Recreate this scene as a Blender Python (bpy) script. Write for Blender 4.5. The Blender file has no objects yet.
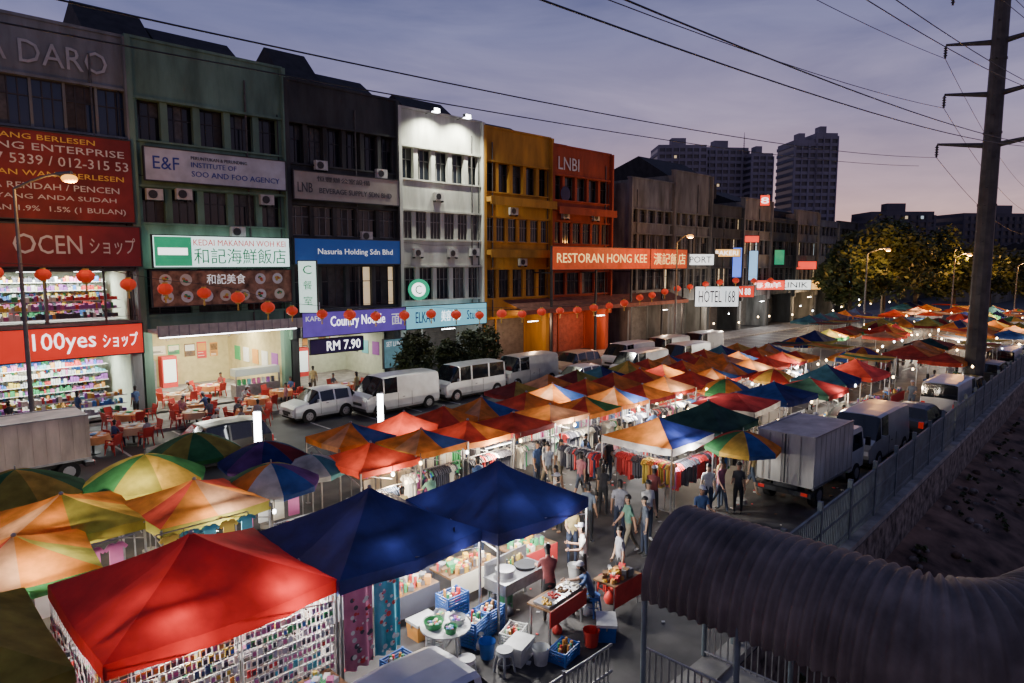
import bpy, math, random, bmesh
from mathutils import Vector, Matrix
R=random.Random(7)
Q=math.sqrt(.5)
PI=math.pi
sc=bpy.context.scene
COL=sc.collection

# ------------------------------------------------------------------ materials
_m={}
def mk(name,col,rough=.7,var=.12,scale=3.0,bump=0.0,metal=0.0,emit=0.0,ecol=None,streak=False,transl=0.0,spec=.4,grime=0.0):
    if name in _m: return _m[name]
    m=bpy.data.materials.new(name); m.use_nodes=True
    nt=m.node_tree; N=nt.nodes; L=nt.links
    b=N['Principled BSDF']; out=N['Material Output']
    b.inputs['Roughness'].default_value=rough
    b.inputs['Metallic'].default_value=metal
    b.inputs['Specular IOR Level'].default_value=spec
    c=(col[0],col[1],col[2],1)
    b.inputs['Base Color'].default_value=c
    csock=None
    if var>0:
        tc=N.new('ShaderNodeNewGeometry'); mp=N.new('ShaderNodeMapping')
        mp.inputs['Scale'].default_value=(1,1,.35) if streak else (1,1,1)
        L.new(tc.outputs['Position'],mp.inputs['Vector'])
        nz=N.new('ShaderNodeTexNoise'); nz.inputs['Scale'].default_value=scale; nz.inputs['Detail'].default_value=6
        L.new(mp.outputs[0],nz.inputs['Vector'])
        rp=N.new('ShaderNodeValToRGB')
        rp.color_ramp.elements[0].position=.3; rp.color_ramp.elements[1].position=.7
        k0=max(0,1-var*1.6); k1=1+var
        rp.color_ramp.elements[0].color=(col[0]*k0,col[1]*k0,col[2]*k0,1)
        rp.color_ramp.elements[1].color=(min(1,col[0]*k1),min(1,col[1]*k1),min(1,col[2]*k1),1)
        L.new(nz.outputs[0],rp.inputs[0]); csock=rp.outputs[0]
        if grime>0:
            mp2=N.new('ShaderNodeMapping'); mp2.inputs['Scale'].default_value=(1.0,1.0,.2); L.new(tc.outputs['Position'],mp2.inputs[0])
            n2=N.new('ShaderNodeTexNoise'); n2.inputs['Scale'].default_value=1.3; n2.inputs['Detail'].default_value=8; n2.inputs['Roughness'].default_value=.65; L.new(mp2.outputs[0],n2.inputs['Vector'])
            r2=N.new('ShaderNodeValToRGB'); r2.color_ramp.elements[0].position=.36; r2.color_ramp.elements[1].position=.6
            g0=1-grime; r2.color_ramp.elements[0].color=(g0,g0,g0*.97,1); r2.color_ramp.elements[1].color=(1,1,1,1); L.new(n2.outputs[0],r2.inputs[0])
            mx=N.new('ShaderNodeMix'); mx.data_type='RGBA'; mx.blend_type='MULTIPLY'; mx.inputs[0].default_value=1
            L.new(csock,mx.inputs[6]); L.new(r2.outputs[0],mx.inputs[7]); csock=mx.outputs[2]
        L.new(csock,b.inputs['Base Color'])
        if bump>0:
            bp=N.new('ShaderNodeBump'); bp.inputs['Strength'].default_value=bump; bp.inputs['Distance'].default_value=.05
            L.new(nz.outputs[0],bp.inputs['Height']); L.new(bp.outputs[0],b.inputs['Normal'])
    if emit>0:
        b.inputs['Emission Color'].default_value=(*(ecol or col),1)
        b.inputs['Emission Strength'].default_value=emit
        m.cycles.emission_sampling='NONE'
    if transl>0:
        t=N.new('ShaderNodeBsdfTranslucent'); t.inputs['Color'].default_value=c
        if csock: L.new(csock,t.inputs['Color'])
        mx=N.new('ShaderNodeMixShader'); mx.inputs[0].default_value=transl
        L.new(b.outputs[0],mx.inputs[1]); L.new(t.outputs[0],mx.inputs[2]); L.new(mx.outputs[0],out.inputs['Surface'])
    _m[name]=m
    return m

asphalt=mk('asphalt',(.06,.056,.053),.65,.4,1.2,.2)
earth=mk('earth',(.15,.092,.062),.95,.5,1.1,1.0)
stone=mk('rubble_stone',(.2,.165,.135),.9,.55,3.5,1.0)
concrete=mk('concrete',(.3,.29,.26),.85,.3,1.5,.3,streak=True)
paving=mk('paving',(.2,.19,.18),.8,.3,2,.2)
paint_w=mk('road_paint',(.55,.55,.5),.7,.3,6)
kerbm=mk('kerb_concrete',(.3,.29,.27),.85,.25,4)
w_grey=mk('wall_grey',(.2,.215,.215),.85,.2,.8,.1,streak=True,grime=.3)
w_green=mk('wall_green',(.155,.27,.195),.85,.2,.8,.1,streak=True,grime=.3)
w_dark=mk('wall_dark',(.055,.06,.06),.85,.3,.8,.1,streak=True,grime=.35)
w_white=mk('wall_white',(.55,.57,.51),.85,.15,.8,.1,streak=True,grime=.3)
w_yel=mk('wall_yellow',(.50,.25,.03),.85,.15,.8,.1,streak=True,grime=.3)
w_red=mk('wall_red',(.36,.065,.025),.85,.2,.8,.1,streak=True,grime=.3)
w_cream=mk('wall_cream',(.2,.19,.165),.85,.25,.8,.1,streak=True,grime=.4)
w_dirty=mk('wall_dirty_white',(.2,.2,.19),.85,.3,.8,.1,streak=True,grime=.5)
roofblk=mk('roof_black',(.02,.02,.022),.8,.3,2)
glass=mk('window_glass',(.012,.016,.022),.12,0)
glassb=mk('window_glass_blue',(.015,.03,.07),.12,0)
curt=mk('window_curtain',(.08,.08,.077),.5,.3,4); curt2=mk('window_boarded',(.045,.04,.036),.6,.3,4)
frame=mk('window_frame',(.2,.2,.19),.6,.1)
framed=mk('window_frame_dark',(.04,.04,.045),.6,.1)
litwin=mk('lit_window',(.9,.8,.6),.6,.3,2,emit=.6,ecol=(1,.72,.38))
litwinc=mk('lit_window_cool',(.8,.9,.9),.6,0,emit=.5,ecol=(.75,.95,1))
shutter=mk('roller_shutter',(.17,.15,.13),.6,.2,3)
shutter_r=mk('roller_shutter_red',(.3,.08,.05),.6,.2,3)
steel=mk('steel',(.35,.35,.36),.4,.15,5,metal=.8)
steel_d=mk('painted_steel_dark',(.03,.032,.035),.5,.2,5)
white=mk('white_paint',(.75,.75,.72),.6,.08)
black=mk('black_rubber',(.012,.012,.012),.8,0)
tube=mk('fluorescent_tube',(1,1,1),.5,0,emit=16,ecol=(.94,.98,1))
bulb=mk('bulb_warm',(1,.8,.5),.5,0,emit=20,ecol=(1,.7,.35))
sodium=mk('sodium_lamp',(1,.55,.15),.5,0,emit=2.4,ecol=(1,.42,.07))
wood=mk('wood',(.2,.11,.05),.7,.3,6)
roomwall=mk('room_wall',(.5,.55,.42),.8,.08); roomy=mk('room_wall_yellow',(.5,.42,.22),.8,.1)
PAL=[mk('goods_%d'%i,c,.55,.05) for i,c in enumerate([(.6,.05,.05),(.05,.17,.5),(.65,.48,.08),(.7,.7,.67),(.05,.32,.12),(.55,.14,.32),(.07,.07,.09),(.6,.27,.06),(.15,.45,.5),(.32,.1,.4),(.7,.65,.52),(.4,.4,.43)])]
T={}
for n,c in dict(orange=(.76,.25,.045),red=(.52,.06,.035),olive=(.36,.32,.06),yellow=(.72,.45,.08),navy=(.02,.03,.15),green=(.05,.2,.07),maroon=(.22,.025,.03),white=(.62,.6,.56),blue=(.05,.11,.34),peach=(.68,.34,.17),purple=(.13,.05,.22),dkgreen=(.025,.07,.06),teal=(.08,.24,.28),grey=(.2,.21,.23)).items():
    T[n]=mk('canvas_'+n,c,.75,.28,2.0,.35,transl=.45,spec=.2)
T['redheavy']=mk('canvas_redheavy',(.46,.018,.016),.7,.25,1.6,.4,transl=.13,spec=.3)
T['navyheavy']=mk('canvas_navyheavy',(.014,.018,.11),.65,.3,1.6,.4,transl=.04,spec=.4)

# ------------------------------------------------------------------ mesh builder
class MB:
    def __init__(s): s.v=[];s.f=[];s.m=[];s.mats=[];s.sm=[]
    def mi(s,m):
        if m not in s.mats: s.mats.append(m)
        return s.mats.index(m)
    def poly(s,pts,mat,sm=False):
        b=len(s.v); s.v+= [tuple(p) for p in pts]; s.f.append(tuple(range(b,b+len(pts)))); s.m.append(s.mi(mat)); s.sm.append(sm)
    def idx(s,pts,faces,mat,sm=False):
        b=len(s.v); s.v+=[tuple(p) for p in pts]; k=s.mi(mat)
        for f in faces: s.f.append(tuple(i+b for i in f)); s.m.append(k); s.sm.append(sm)
    def box(s,x0,x1,y0,y1,z0,z1,mat,rot=0,c=None,taper=1):
        cx,cy=(x0+x1)/2,(y0+y1)/2
        P=[(x0,y0,z0),(x1,y0,z0),(x1,y1,z0),(x0,y1,z0),(x0,y0,z1),(x1,y0,z1),(x1,y1,z1),(x0,y1,z1)]
        if taper!=1: P=P[:4]+[(cx+(x-cx)*taper,cy+(y-cy)*taper,z) for x,y,z in P[4:]]
        if rot:
            if c is None: c=(cx,cy)
            ca,sa=math.cos(rot),math.sin(rot)
            P=[(c[0]+(x-c[0])*ca-(y-c[1])*sa,c[1]+(x-c[0])*sa+(y-c[1])*ca,z) for x,y,z in P]
        s.idx(P,[(0,3,2,1),(4,5,6,7),(0,1,5,4),(1,2,6,5),(2,3,7,6),(3,0,4,7)],mat)
    def cyl(s,p0,p1,r0,r1,mat,n=8,sm=True,caps=True):
        p0=Vector(p0);p1=Vector(p1);d=(p1-p0).normalized()
        a=d.orthogonal().normalized(); b=d.cross(a)
        P=[];
        for p,r in ((p0,r0),(p1,r1)):
            for i in range(n):
                t=2*math.pi*i/n; P.append(p+a*math.cos(t)*r+b*math.sin(t)*r)
        s.idx(P,[(i,(i+1)%n,n+(i+1)%n,n+i) for i in range(n)],mat,sm)
        if caps: s.idx(P,[tuple(range(n))[::-1],tuple(range(n,2*n))],mat)
    def sph(s,c,rx,ry,rz,mat,nu=10,nv=6,z0=-1,z1=1):
        P=[];F=[]
        for j in range(nv+1):
            ph=math.asin(z0)+(math.asin(z1)-math.asin(z0))*j/nv
            for i in range(nu):
                t=2*math.pi*i/nu
                P.append((c[0]+rx*math.cos(ph)*math.cos(t),c[1]+ry*math.cos(ph)*math.sin(t),c[2]+rz*math.sin(ph)))
        for j in range(nv):
            for i in range(nu): F.append((j*nu+i,j*nu+(i+1)%nu,(j+1)*nu+(i+1)%nu,(j+1)*nu+i))
        s.idx(P,F,mat,True)
    def mesh(s,name):
        me=bpy.data.meshes.new(name); me.from_pydata(s.v,[],s.f)
        for m in s.mats: me.materials.append(m)
        me.polygons.foreach_set('material_index',s.m); me.polygons.foreach_set('use_smooth',s.sm)
        me.update(); return me
    def build(s,name,parent=None,loc=(0,0,0),rz=0):
        o=bpy.data.objects.new(name,s.mesh(name)); COL.objects.link(o)
        o.location=loc; o.rotation_euler[2]=rz
        if parent: o.parent=parent
        return o
def empty(name,loc=(0,0,0),rz=0):
    o=bpy.data.objects.new(name,None); o.empty_display_size=.3; COL.objects.link(o); o.location=loc; o.rotation_euler[2]=rz; return o
def inst(name,me,loc,rz=0,s=1,parent=None):
    o=bpy.data.objects.new(name,me); COL.objects.link(o); o.location=loc; o.rotation_euler[2]=rz; o.scale=(s,s,s)
    if parent: o.parent=parent
    return o
def plight(loc,e,col=(1,.95,.88),r=.12,name='stall_lamp',fix=True,kind='warm'):
    root=empty(name,loc)
    l=bpy.data.lights.new(name+'_light','POINT'); l.energy=e; l.color=col; l.shadow_soft_size=r
    o=bpy.data.objects.new('lamp_light',l); COL.objects.link(o); o.parent=root; o.location=(0,0,-.12)
    if fix:
        b=MB()
        if kind=='tube':
            b.box(-.6,.6,-.05,.05,.02,.07,white); b.cyl((-.58,0,0),(.58,0,0),.02,.02,tube,6)
        else:
            b.cyl((0,0,.25),(0,0,.05),.012,.02,steel_d,5); b.sph((0,0,0),.05,.05,.07,bulb if kind=='warm' else tube,7,5)
        o2=b.build('bulb',root)
    return root

def textmesh(body):
    cu=bpy.data.curves.new('t','FONT'); cu.body=body; cu.extrude=.01; cu.resolution_u=2
    o=bpy.data.objects.new('t',cu); COL.objects.link(o)
    bpy.context.view_layer.update()
    me=bpy.data.meshes.new_from_object(o.evaluated_get(bpy.context.evaluated_depsgraph_get()))
    bpy.data.objects.remove(o)
    return me
def text(body,x0,x1,z0,z1,y,mat,parent,name='lettering'):
    try: me=textmesh(body)
    except Exception as e: return
    if not len(me.vertices): return
    xs=[v.co.x for v in me.vertices]; ys=[v.co.y for v in me.vertices]
    ax,bx,ay,by=min(xs),max(xs),min(ys),max(ys)
    for v in me.vertices:
        vx=(v.co.x-ax)/(bx-ax+1e-6); vy=(v.co.y-ay)/(by-ay+1e-6)
        v.co=Vector((x0+vx*(x1-x0),y-.005-max(0,v.co.z)*1.5,z0+vy*(z1-z0)))
    me.materials.clear(); me.materials.append(mat)
    o=bpy.data.objects.new(name,me); COL.objects.link(o); o.parent=parent
    return o
def lum(name,col,e): return mk('sign_'+name,col,.5,.2,1.2,emit=e,ecol=col)
def sign(name,x0,x1,z0,z1,y,bg,texts,fr=framed,rz=0,posts=None):
    cx=(x0+x1)/2; w=(x1-x0)/2
    root=empty(name,(cx,y,0),rz)
    b=MB(); b.box(-w,w,-.06,.1,z0,z1,bg)
    t=.05
    b.box(-w-t,-w,-.09,.11,z0-t,z1+t,fr); b.box(w,w+t,-.09,.11,z0-t,z1+t,fr)
    b.box(-w,w,-.09,.11,z0-t,z0,fr); b.box(-w,w,-.09,.11,z1,z1+t,fr)
    b.build('panel',root)
    for (s,u0,u1,v0,v1,m) in texts:
        text(s,-w+u0*2*w,-w+u1*2*w,z0+v0*(z1-z0),z0+v1*(z1-z0),-.062,m,root)
    return root

# ------------------------------------------------------------------ world
wd=bpy.data.worlds.new("World"); sc.world=wd; wd.use_nodes=True
nt=wd.node_tree; N=nt.nodes; L=nt.links; bg=N['Background']
sky=N.new('ShaderNodeTexSky'); sky.sky_type='NISHITA'; sky.sun_disc=False
sky.sun_elevation=math.radians(1.0); sky.sun_rotation=math.radians(62)
tc=N.new('ShaderNodeTexCoord'); sx=N.new('ShaderNodeSeparateXYZ'); L.new(tc.outputs['Generated'],sx.inputs[0])
rp=N.new('ShaderNodeValToRGB'); cr=rp.color_ramp
pts=[(0,(.92,.57,.48)),(.045,(.80,.54,.52)),(.10,(.60,.46,.56)),(.19,(.38,.35,.55)),(.30,(.215,.235,.45)),(.44,(.115,.14,.31)),(1,(.10,.12,.25))]
cr.elements[0].position=pts[0][0]; cr.elements[0].color=(*pts[0][1],1)
cr.elements[1].position=1; cr.elements[1].color=(*pts[-1][1],1)
for p,c in pts[1:-1]:
    e=cr.elements.new(p); e.color=(*c,1)
L.new(sx.outputs['Z'],rp.inputs[0])
mp=N.new('ShaderNodeMapping'); mp.inputs['Scale'].default_value=(1.0,1.0,4.6); mp.inputs['Rotation'].default_value=(.14,.2,0)
L.new(tc.outputs['Generated'],mp.inputs[0])
nz=N.new('ShaderNodeTexNoise'); nz.inputs['Scale'].default_value=2.6; nz.inputs['Detail'].default_value=9; nz.inputs['Roughness'].default_value=.55; nz.inputs['Distortion'].default_value=.6
L.new(mp.outputs[0],nz.inputs['Vector'])
cl=N.new('ShaderNodeValToRGB'); cl.color_ramp.elements[0].position=.36; cl.color_ramp.elements[1].position=.66
cl.color_ramp.elements[0].color=(.70,.70,.80,1); cl.color_ramp.elements[1].color=(1.22,1.13,1.13,1)
L.new(nz.outputs[0],cl.inputs[0])
ml=N.new('ShaderNodeMix'); ml.data_type='RGBA'; ml.blend_type='MULTIPLY'; ml.inputs[0].default_value=1
L.new(rp.outputs[0],ml.inputs[6]); L.new(cl.outputs[0],ml.inputs[7])
ad=N.new('ShaderNodeMix'); ad.data_type='RGBA'; ad.blend_type='ADD'; ad.inputs[0].default_value=.012
L.new(ml.outputs[2],ad.inputs[6]); L.new(sky.outputs[0],ad.inputs[7])
L.new(ad.outputs[2],bg.inputs[0]); bg.inputs[1].default_value=.95
sun=bpy.data.lights.new('sun','SUN'); sun.energy=.06; sun.angle=math.radians(12); sun.color=(1,.75,.65)
so=bpy.data.objects.new('sun',sun); COL.objects.link(so)
so.rotation_euler=(Vector((-math.sin(math.radians(62)),-math.cos(math.radians(62)),-.12))).to_track_quat('-Z','Y').to_euler()

# ------------------------------------------------------------------ camera
cam=bpy.data.cameras.new('camera'); cam.lens=24; cam.sensor_width=36; cam.clip_end=3000
co=bpy.data.objects.new('camera',cam); COL.objects.link(co); co.location=(0,0,7.8)
co.rotation_euler=(math.radians(90-6.56),0,math.radians(-45)); sc.camera=co

# ------------------------------------------------------------------ ground
def fy(x): return 6.1+.042*(x-14) if x<90 else 6.1+.042*76
b=MB()
prof=[(-900,.3,0),(-60,.3,0),(-16,.2,1),(-10.5,-2.5,1),(-8,-3.6,1),(-5.6,-3.5,1),(-4.2,-2.9,1),(-3.2,-2.2,1),(-2.0,-1.7,1),(-.34,-1.3,2),(-.33,-.65,2),(-.3,-.02,0),(.2,0,0),(4,0,0),(9,0,0),(16,0,0),(27,0,0),(60,0,0),(1200,0,0)]
xs=[-400,-60]+[ -40+i*1.0 for i in range(150)]+[120,160,300,1500]
P=[];n=len(prof)
for i,x in enumerate(xs):
    for j,(o,z,k) in enumerate(prof):
        jx=R.uniform(-.22,.22) if k==1 else 0
        y=(fy(x)+o) if abs(o)<100 else o
        P.append((x,y+jx*.7,z+jx))
b.v=P; b.mats=[asphalt,earth,stone]
for i in range(len(xs)-1):
    for j in range(n-1):
        k=1 if j<9 else (2 if j in (9,10) else 0)
        b.f.append((i*n+j,(i+1)*n+j,(i+1)*n+j+1,i*n+j+1)); b.m.append(k); b.sm.append(k==1)
b.build('ground')
b=MB(); b.box(-60,140,33.6,37.05,-.05,.13,paving); b.box(-60,140,33.45,33.6,-.05,.14,kerbm); b.build('pavement')
b=MB(); b.poly([(-60,22,.004),(140,22,.004),(140,33.45,.004),(-60,33.45,.004)],mk('road_asphalt',(.05,.05,.052),.6,.3,.7,.1)); b.build('road')
b=MB()
for x in [i*2.7 for i in range(-4,40)]:
    b.poly([(x,28.4,.008),(x+.1,28.4,.008),(x+.1,33.3,.008),(x,33.3,.008)],paint_w)
for i in range(30):
    x=-5+i*5; b.poly([(x,14.6,.008),(x+2,14.6,.008),(x+2,14.72,.008),(x,14.72,.008)],paint_w)
b.build('road_markings')
b=MB()
for i in range(300):
    x=R.uniform(6,40); y=R.choice([R.uniform(7.5,11),R.uniform(13.8,16.2)]); s=R.uniform(.03,.12)
    b.box(x,x+s,y,y+s*.7,.006,.006+R.uniform(.004,.03),R.choice([PAL[3],PAL[10],wood,PAL[11],PAL[0]]),rot=R.uniform(0,3))
b.build('street_litter')

# ------------------------------------------------------------------ buildings
FY=37.0
def shophouse(x0,x1,zt,wall,bands,roofmat=roofblk,shut=shutter,ground='shutter',gz=4.2,y=FY,name='shophouse',pierw=.28,fin=True,openband=None):
    root=empty(name,(x0,y,0)); W=x1-x0
    b=MB(); g=MB(); fr=MB()
    zs=gz; D=15
    for bi,bd in enumerate(bands):
        z0,z1,nn,gm,dp,fm,lit=bd
        b.box(0.002,W-.002,0,.3,zs,z0,wall)
        b.box(.05,W-.05,-.1,-.002,z0-.1,z0,wall)
        b.box(.05,W-.05,-.14,-.002,z1+.02,z1+.14,wall)
        cw=W/nn
        for i in range(nn+1):
            xx=min(max(i*cw,pierw/2),W-pierw/2)
            b.box(xx-pierw/2+.003,xx+pierw/2-.003,0.02,.298,z0,z1,wall)
        if openband==bi: zs=z1; continue
        for i in range(nn):
            a=i*cw+pierw/2; c=(i+1)*cw-pierw/2
            k=2 if cw>1.2 else 1
            for h in range(k+1):
                mm=gm if R.random()<.62 else R.choice([curt,curt2,gm])
                if R.random()<lit: mm=R.choice([litwin,litwinc])
                xa=a+(c-a)*h/(k+1); xb=a+(c-a)*(h+1)/(k+1)
                zo=z0+(z1-z0)*(R.choice([0,0,.62]) if mm in (curt,curt2) else 0)
                if zo>z0: g.box(xa,xb,dp+.01,dp+.04,z0,zo,gm)
                g.box(xa,xb,dp+.01,dp+.04,zo,z1,mm)
            for q in range(1,k+1):
                xx=a+(c-a)*q/(k+1); fr.box(xx-.025,xx+.025,dp-.03,dp+.008,z0,z1,fm)
            fr.box(a,c,dp-.032,dp+.006,z0+(z1-z0)*.62,z0+(z1-z0)*.62+.05,fm)
            fr.box(a,c,dp-.034,dp+.007,z0,z0+.05,fm); fr.box(a,c,dp-.034,dp+.007,z1-.05,z1,fm)
        b.box(0.01,W-.01,.5,.55,z0-.1,z1+.1,framed)
        zs=z1
    b.box(0.002,W-.002,0,.3,zs,zt,wall)
    b.box(0.001,.2,.3,D,0,zt-.4,wall); b.box(W-.2,W-.001,.3,D,0,zt-.4,wall); b.box(.2,W-.2,D-.25,D,0,zt-.6,wall)
    b.box(.2,W-.2,.6,D-.25,gz,gz+.25,concrete)
    if fin:
        b.box(-.12,.12,-.32,-.003,3.4,zt+.05,wall); b.box(W-.11,W+.1,-.3,-.004,3.4,zt+.03,wall)
    b.box(-.05,W+.05,-.06,.34,zt+.001,zt+.14,wall)
    b.build('walls',root); g.build('windows',root); fr.build('window_frames',root)
    r=MB(); r.box(.2,W-.2,.3,D-.25,zt-1.2,zt-1.0,roofmat)
    r.build('roof',root)
    c=MB()
    c.box(-.0,.42,-.0,.42,0,gz,wall) ; c.box(W-.42,W-.003,.003,.42,0,gz,wall)
    c.build('arcade_columns',root)
    pp=MB(); px=R.uniform(.5,W-.5); pp.cyl((px,-.06,gz),(px,-.06,zt-1),.05,.05,curt,6); px=W-.35; pp.cyl((px,-.05,gz),(px,-.05,zt-2.5),.035,.035,steel_d,5)
    for k in range(3):
        zc=gz+R.uniform(.3,9); pv=Vector((.1,-.03,zc))
        for q in range(1,9):
            p=Vector((.1+(W-.2)*q/8,-.03,zc-.12*math.sin(q/8*PI)+R.uniform(-.03,.03))); pp.cyl(pv,p,.012,.012,steel_d,4,caps=False); pv=p
    pp.build('pipes_and_cables',root)
    s=MB()
    if ground=='shutter':
        s.box(.3,W-.3,2.6,2.8,3.3,gz,wall)
        nsl=22
        for i in range(nsl):
            z=i*3.3/nsl
            s.poly([(.3,2.6,z+.13),(W-.3,2.6,z+.13),(W-.3,2.53,z+.3/2),(.3,2.53,z+.15)],shut)
            s.poly([(.3,2.53,z),(W-.3,2.53,z),(W-.3,2.6,z+.13),(.3,2.6,z+.13)],shut)
        for k in range(3): s.box(.3+k*(W-.6)/2-.08,.3+k*(W-.6)/2+.08,2.48,2.62,0,3.35,wall)
        s.build('shutters',root)
    return root
W3=lambda z0,z1,n,gm=glass,dp=.25,fm=framed,lit=.0:(z0,z1,n,gm,dp,fm,lit)
shophouse(-4.6,3.1,17.4,w_cream,[W3(5.4,7.4,4),W3(9.6,11.2,4),W3(13.4,15.6,5)])
u0=shophouse(3.15,10.85,18.4,w_grey,[W3(5.0,7.4,2,glass,.30),W3(9.8,11.4,3),W3(13.8,15.9,6,glassb,.12)],ground=None,gz=3.4,pierw=.12,openband=0)
u1=shophouse(10.95,18.8,18.5,w_green,[W3(5.2,7.5,3),W3(9.8,11.5,5),W3(13.8,15.7,5,glass,.42)],ground=None,gz=4.5,pierw=.35)
u2=shophouse(18.9,26.5,18.0,w_dark,[W3(5.1,7.6,4,glass,.28,framed,.1),W3(9.4,11.1,5,glass,.2,frame),W3(13.5,15.7,6,glass,.42,framed)],gz=3.4,ground=None)
u3=shophouse(26.6,33.9,17.7,w_white,[W3(5.3,7.5,5,glass,.2,frame),W3(9.4,11.2,6,glass,.1,frame),W3(13.3,15.3,5,glass,.4,frame)],gz=3.4,pierw=.35)
u4=shophouse(34.0,41.3,17.5,w_yel,[W3(5.2,7.3,5,glass,.2,framed),W3(9.4,11.1,6,glass,.15,frame),W3(13.0,15.1,5,glass,.42,framed)],gz=3.8,pierw=.35)
u5=shophouse(41.4,49.2,17.1,w_red,[W3(5.2,7.0,4,glass,.2,framed),W3(9.4,11.1,6,glass,.15,framed),W3(12.9,14.8,5,glass,.42,framed)],gz=3.8,pierw=.3,shut=shutter_r)
for (xa,xb,m,zz) in ((34.05,41.2,w_yel,[8.4,12.2]),(41.5,49.1,w_red,[11.9])):
    for z in zz:
        b=MB(); b.box(xa,xb,FY-.8,FY-.35,z,z+.35,m); b.box(xa,xb,FY-.85,FY-.8,z-.2,z+.4,m); b.build('concrete_ledge')
def rooftop(x0,x1,z,h,y0=37.6,y1=45,mat=roofblk):
    b=MB(); ym=y0+(y1-y0)*.35
    b.idx([(x0,y0,z),(x1,y0,z),(x1,ym,z+h),(x0,ym,z+h),(x1,y1,z),(x0,y1,z),(x0,y0,z-1.5),(x1,y0,z-1.5),(x1,y1,z-1.5),(x0,y1,z-1.5)],[(0,1,2,3),(3,2,4,5),(0,3,5),(1,4,2),(0,6,7,1),(1,7,8,4),(4,8,9,5),(5,9,6,0)],mat)
    n=int((x1-x0)/.5)
    for i in range(n):
        x=x0+i*.5+.2; b.box(x,x+.06,y0-.1,y0+.1,z-.02,z+.05,mat)
    return b.build('roof_structure')
rooftop(9.5,12.6,18.3,2.3); rooftop(12.9,17.2,18.2,1.9); rooftop(19.4,22,17.9,2.6); rooftop(22.2,26,17.8,1.8); rooftop(28.5,32.8,17.4,1.9); rooftop(35.5,40,17.3,1.3); rooftop(43,47,16.9,1.2)
acm=MB(); acm.box(-.38,.38,-.28,0,0,.54,mk('ac_casing',(.5,.5,.47),.6,.15,4)); acm.cyl((-.1,-.281,.27),(-.1,-.31,.27),.21,.21,steel_d,14)
for i in range(6): acm.box(-.31,.11,-.316,-.312,.09+i*.065,.1+i*.065,curt)
acm.box(-.36,-.32,-.26,0,-.1,0,steel_d); acm.box(.32,.36,-.26,0,-.1,0,steel_d)
acme=acm.mesh('air_conditioner')
for x,z in [(11.8,10.9),(13.2,11.0),(17.6,11.0),(15.9,9.2),(21,12.9+.3),(25.2,13.1),(28,8.2),(33,8.3),(29.8,12.0),(37,11.4),(43,11.4),(20.2,4.95),(47,11.4),(24,9.2),(31,8.2),(45,7.3),(38,7.6)]:
    inst('air_conditioner',acme,(x,FY-.02,z))

# signs --------------------------------------------------------------
tw=mk('letters_white',(.85,.85,.85),.5,0,emit=.5,ecol=(1,1,1)); twd=mk('letters_white_unlit',(.6,.6,.58),.6,0)
tb=mk('letters_blue',(.03,.05,.3),.5,0)
tk=mk('letters_dark',(.05,.05,.06),.5,0); ty=mk('letters_yellow',(.7,.45,.08),.5,0,emit=.05); tgr=mk('letters_concrete',(.42,.43,.42),.8,.1)
twl=mk('letters_white_lit',(.9,.9,.9),.5,0,emit=2.2,ecol=(1,1,1)); tgl=mk('letters_green_lit',(.03,.4,.15),.5,0,emit=.25); trl=mk('letters_red_lit',(.8,.05,.04),.5,0,emit=.6)
YS=FY-.42
r_=empty('building_nameplate_lettering',(3.2,FY-.05,0)); text('WISMA DARO',-1.0,6.9,16.5,17.5,0,tgr,r_)
sign('loan_banner',3.3,10.75,9.75,13.55,YS,mk('banner_red',(.2,.025,.025),.7,.25,1),[('TAMWANG BERLESEN',.1,.8,.9,.96,ty),('LEASING ENTERPRISE',.08,.96,.78,.86,twd),('03-9107 5339 / 012-315 53',.05,.98,.62,.73,twd),('PINJAMAN WANG BERLESEN',.08,.95,.47,.55,ty),('BUNGA RENDAH / PENCEN',.08,.92,.34,.41,twd),('PINJAM YANG ANDA SUDAH',.05,.9,.21,.28,twd),('CAGARAN 1.9%  1.5% (1 BULAN)',.05,.95,.07,.15,twd)])
sign('shop_signboard',3.2,10.9,7.65,9.5,YS-.1,mk('board_maroon',(.2,.02,.025),.5,.2,1),[('O',.34,.45,.3,.78,twd),('CEN',.46,.68,.3,.75,twd),('ショップ',.72,.97,.3,.72,twd)])
sign('shop_signboard',3.2,10.6,3.5,4.9,YS-.6,lum('red',(.8,.04,.02),.8),[('100yes',.4,.73,.15,.85,twl),('ショップ',.77,.97,.25,.72,twl)])
sign('office_signboard',11.35,18.6,11.85,13.4,YS,mk('board_greywhite',(.5,.53,.56),.5,.2,1),[('E&F',.05,.22,.35,.75,tb),('PERUNTUKAN & PERUNDING',.3,.7,.74,.85,tk),('INSTITUTE OF',.3,.62,.5,.66,tb),('SOO AND FOO AGENCY',.3,.95,.2,.38,tb)])
sign('restaurant_signboard',11.4,18.5,7.6,9.15,YS-.3,lum('paleteal',(.72,.95,.93),1.4),[('KEDAI MAKANAN WOH KEI',.27,.97,.7,.9,trl),('和記海鮮飯店',.27,.97,.1,.62,tgl)])
b=MB(); b.box(11.45,13.2,YS-.42,YS-.37,7.65,9.1,lum('green',(.03,.42,.2),.6)); b.box(11.6,13.0,YS-.43,YS-.421,8.2,8.55,twl); o=b.build('beer_signboard')
rr=sign('food_banner',11.3,18.6,5.65,7.4,YS-.2,mk('banner_food',(.32,.17,.1),.6,.5,2.5),[('和記美食',.36,.64,.6,.9,tw)])
b=MB()
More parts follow.
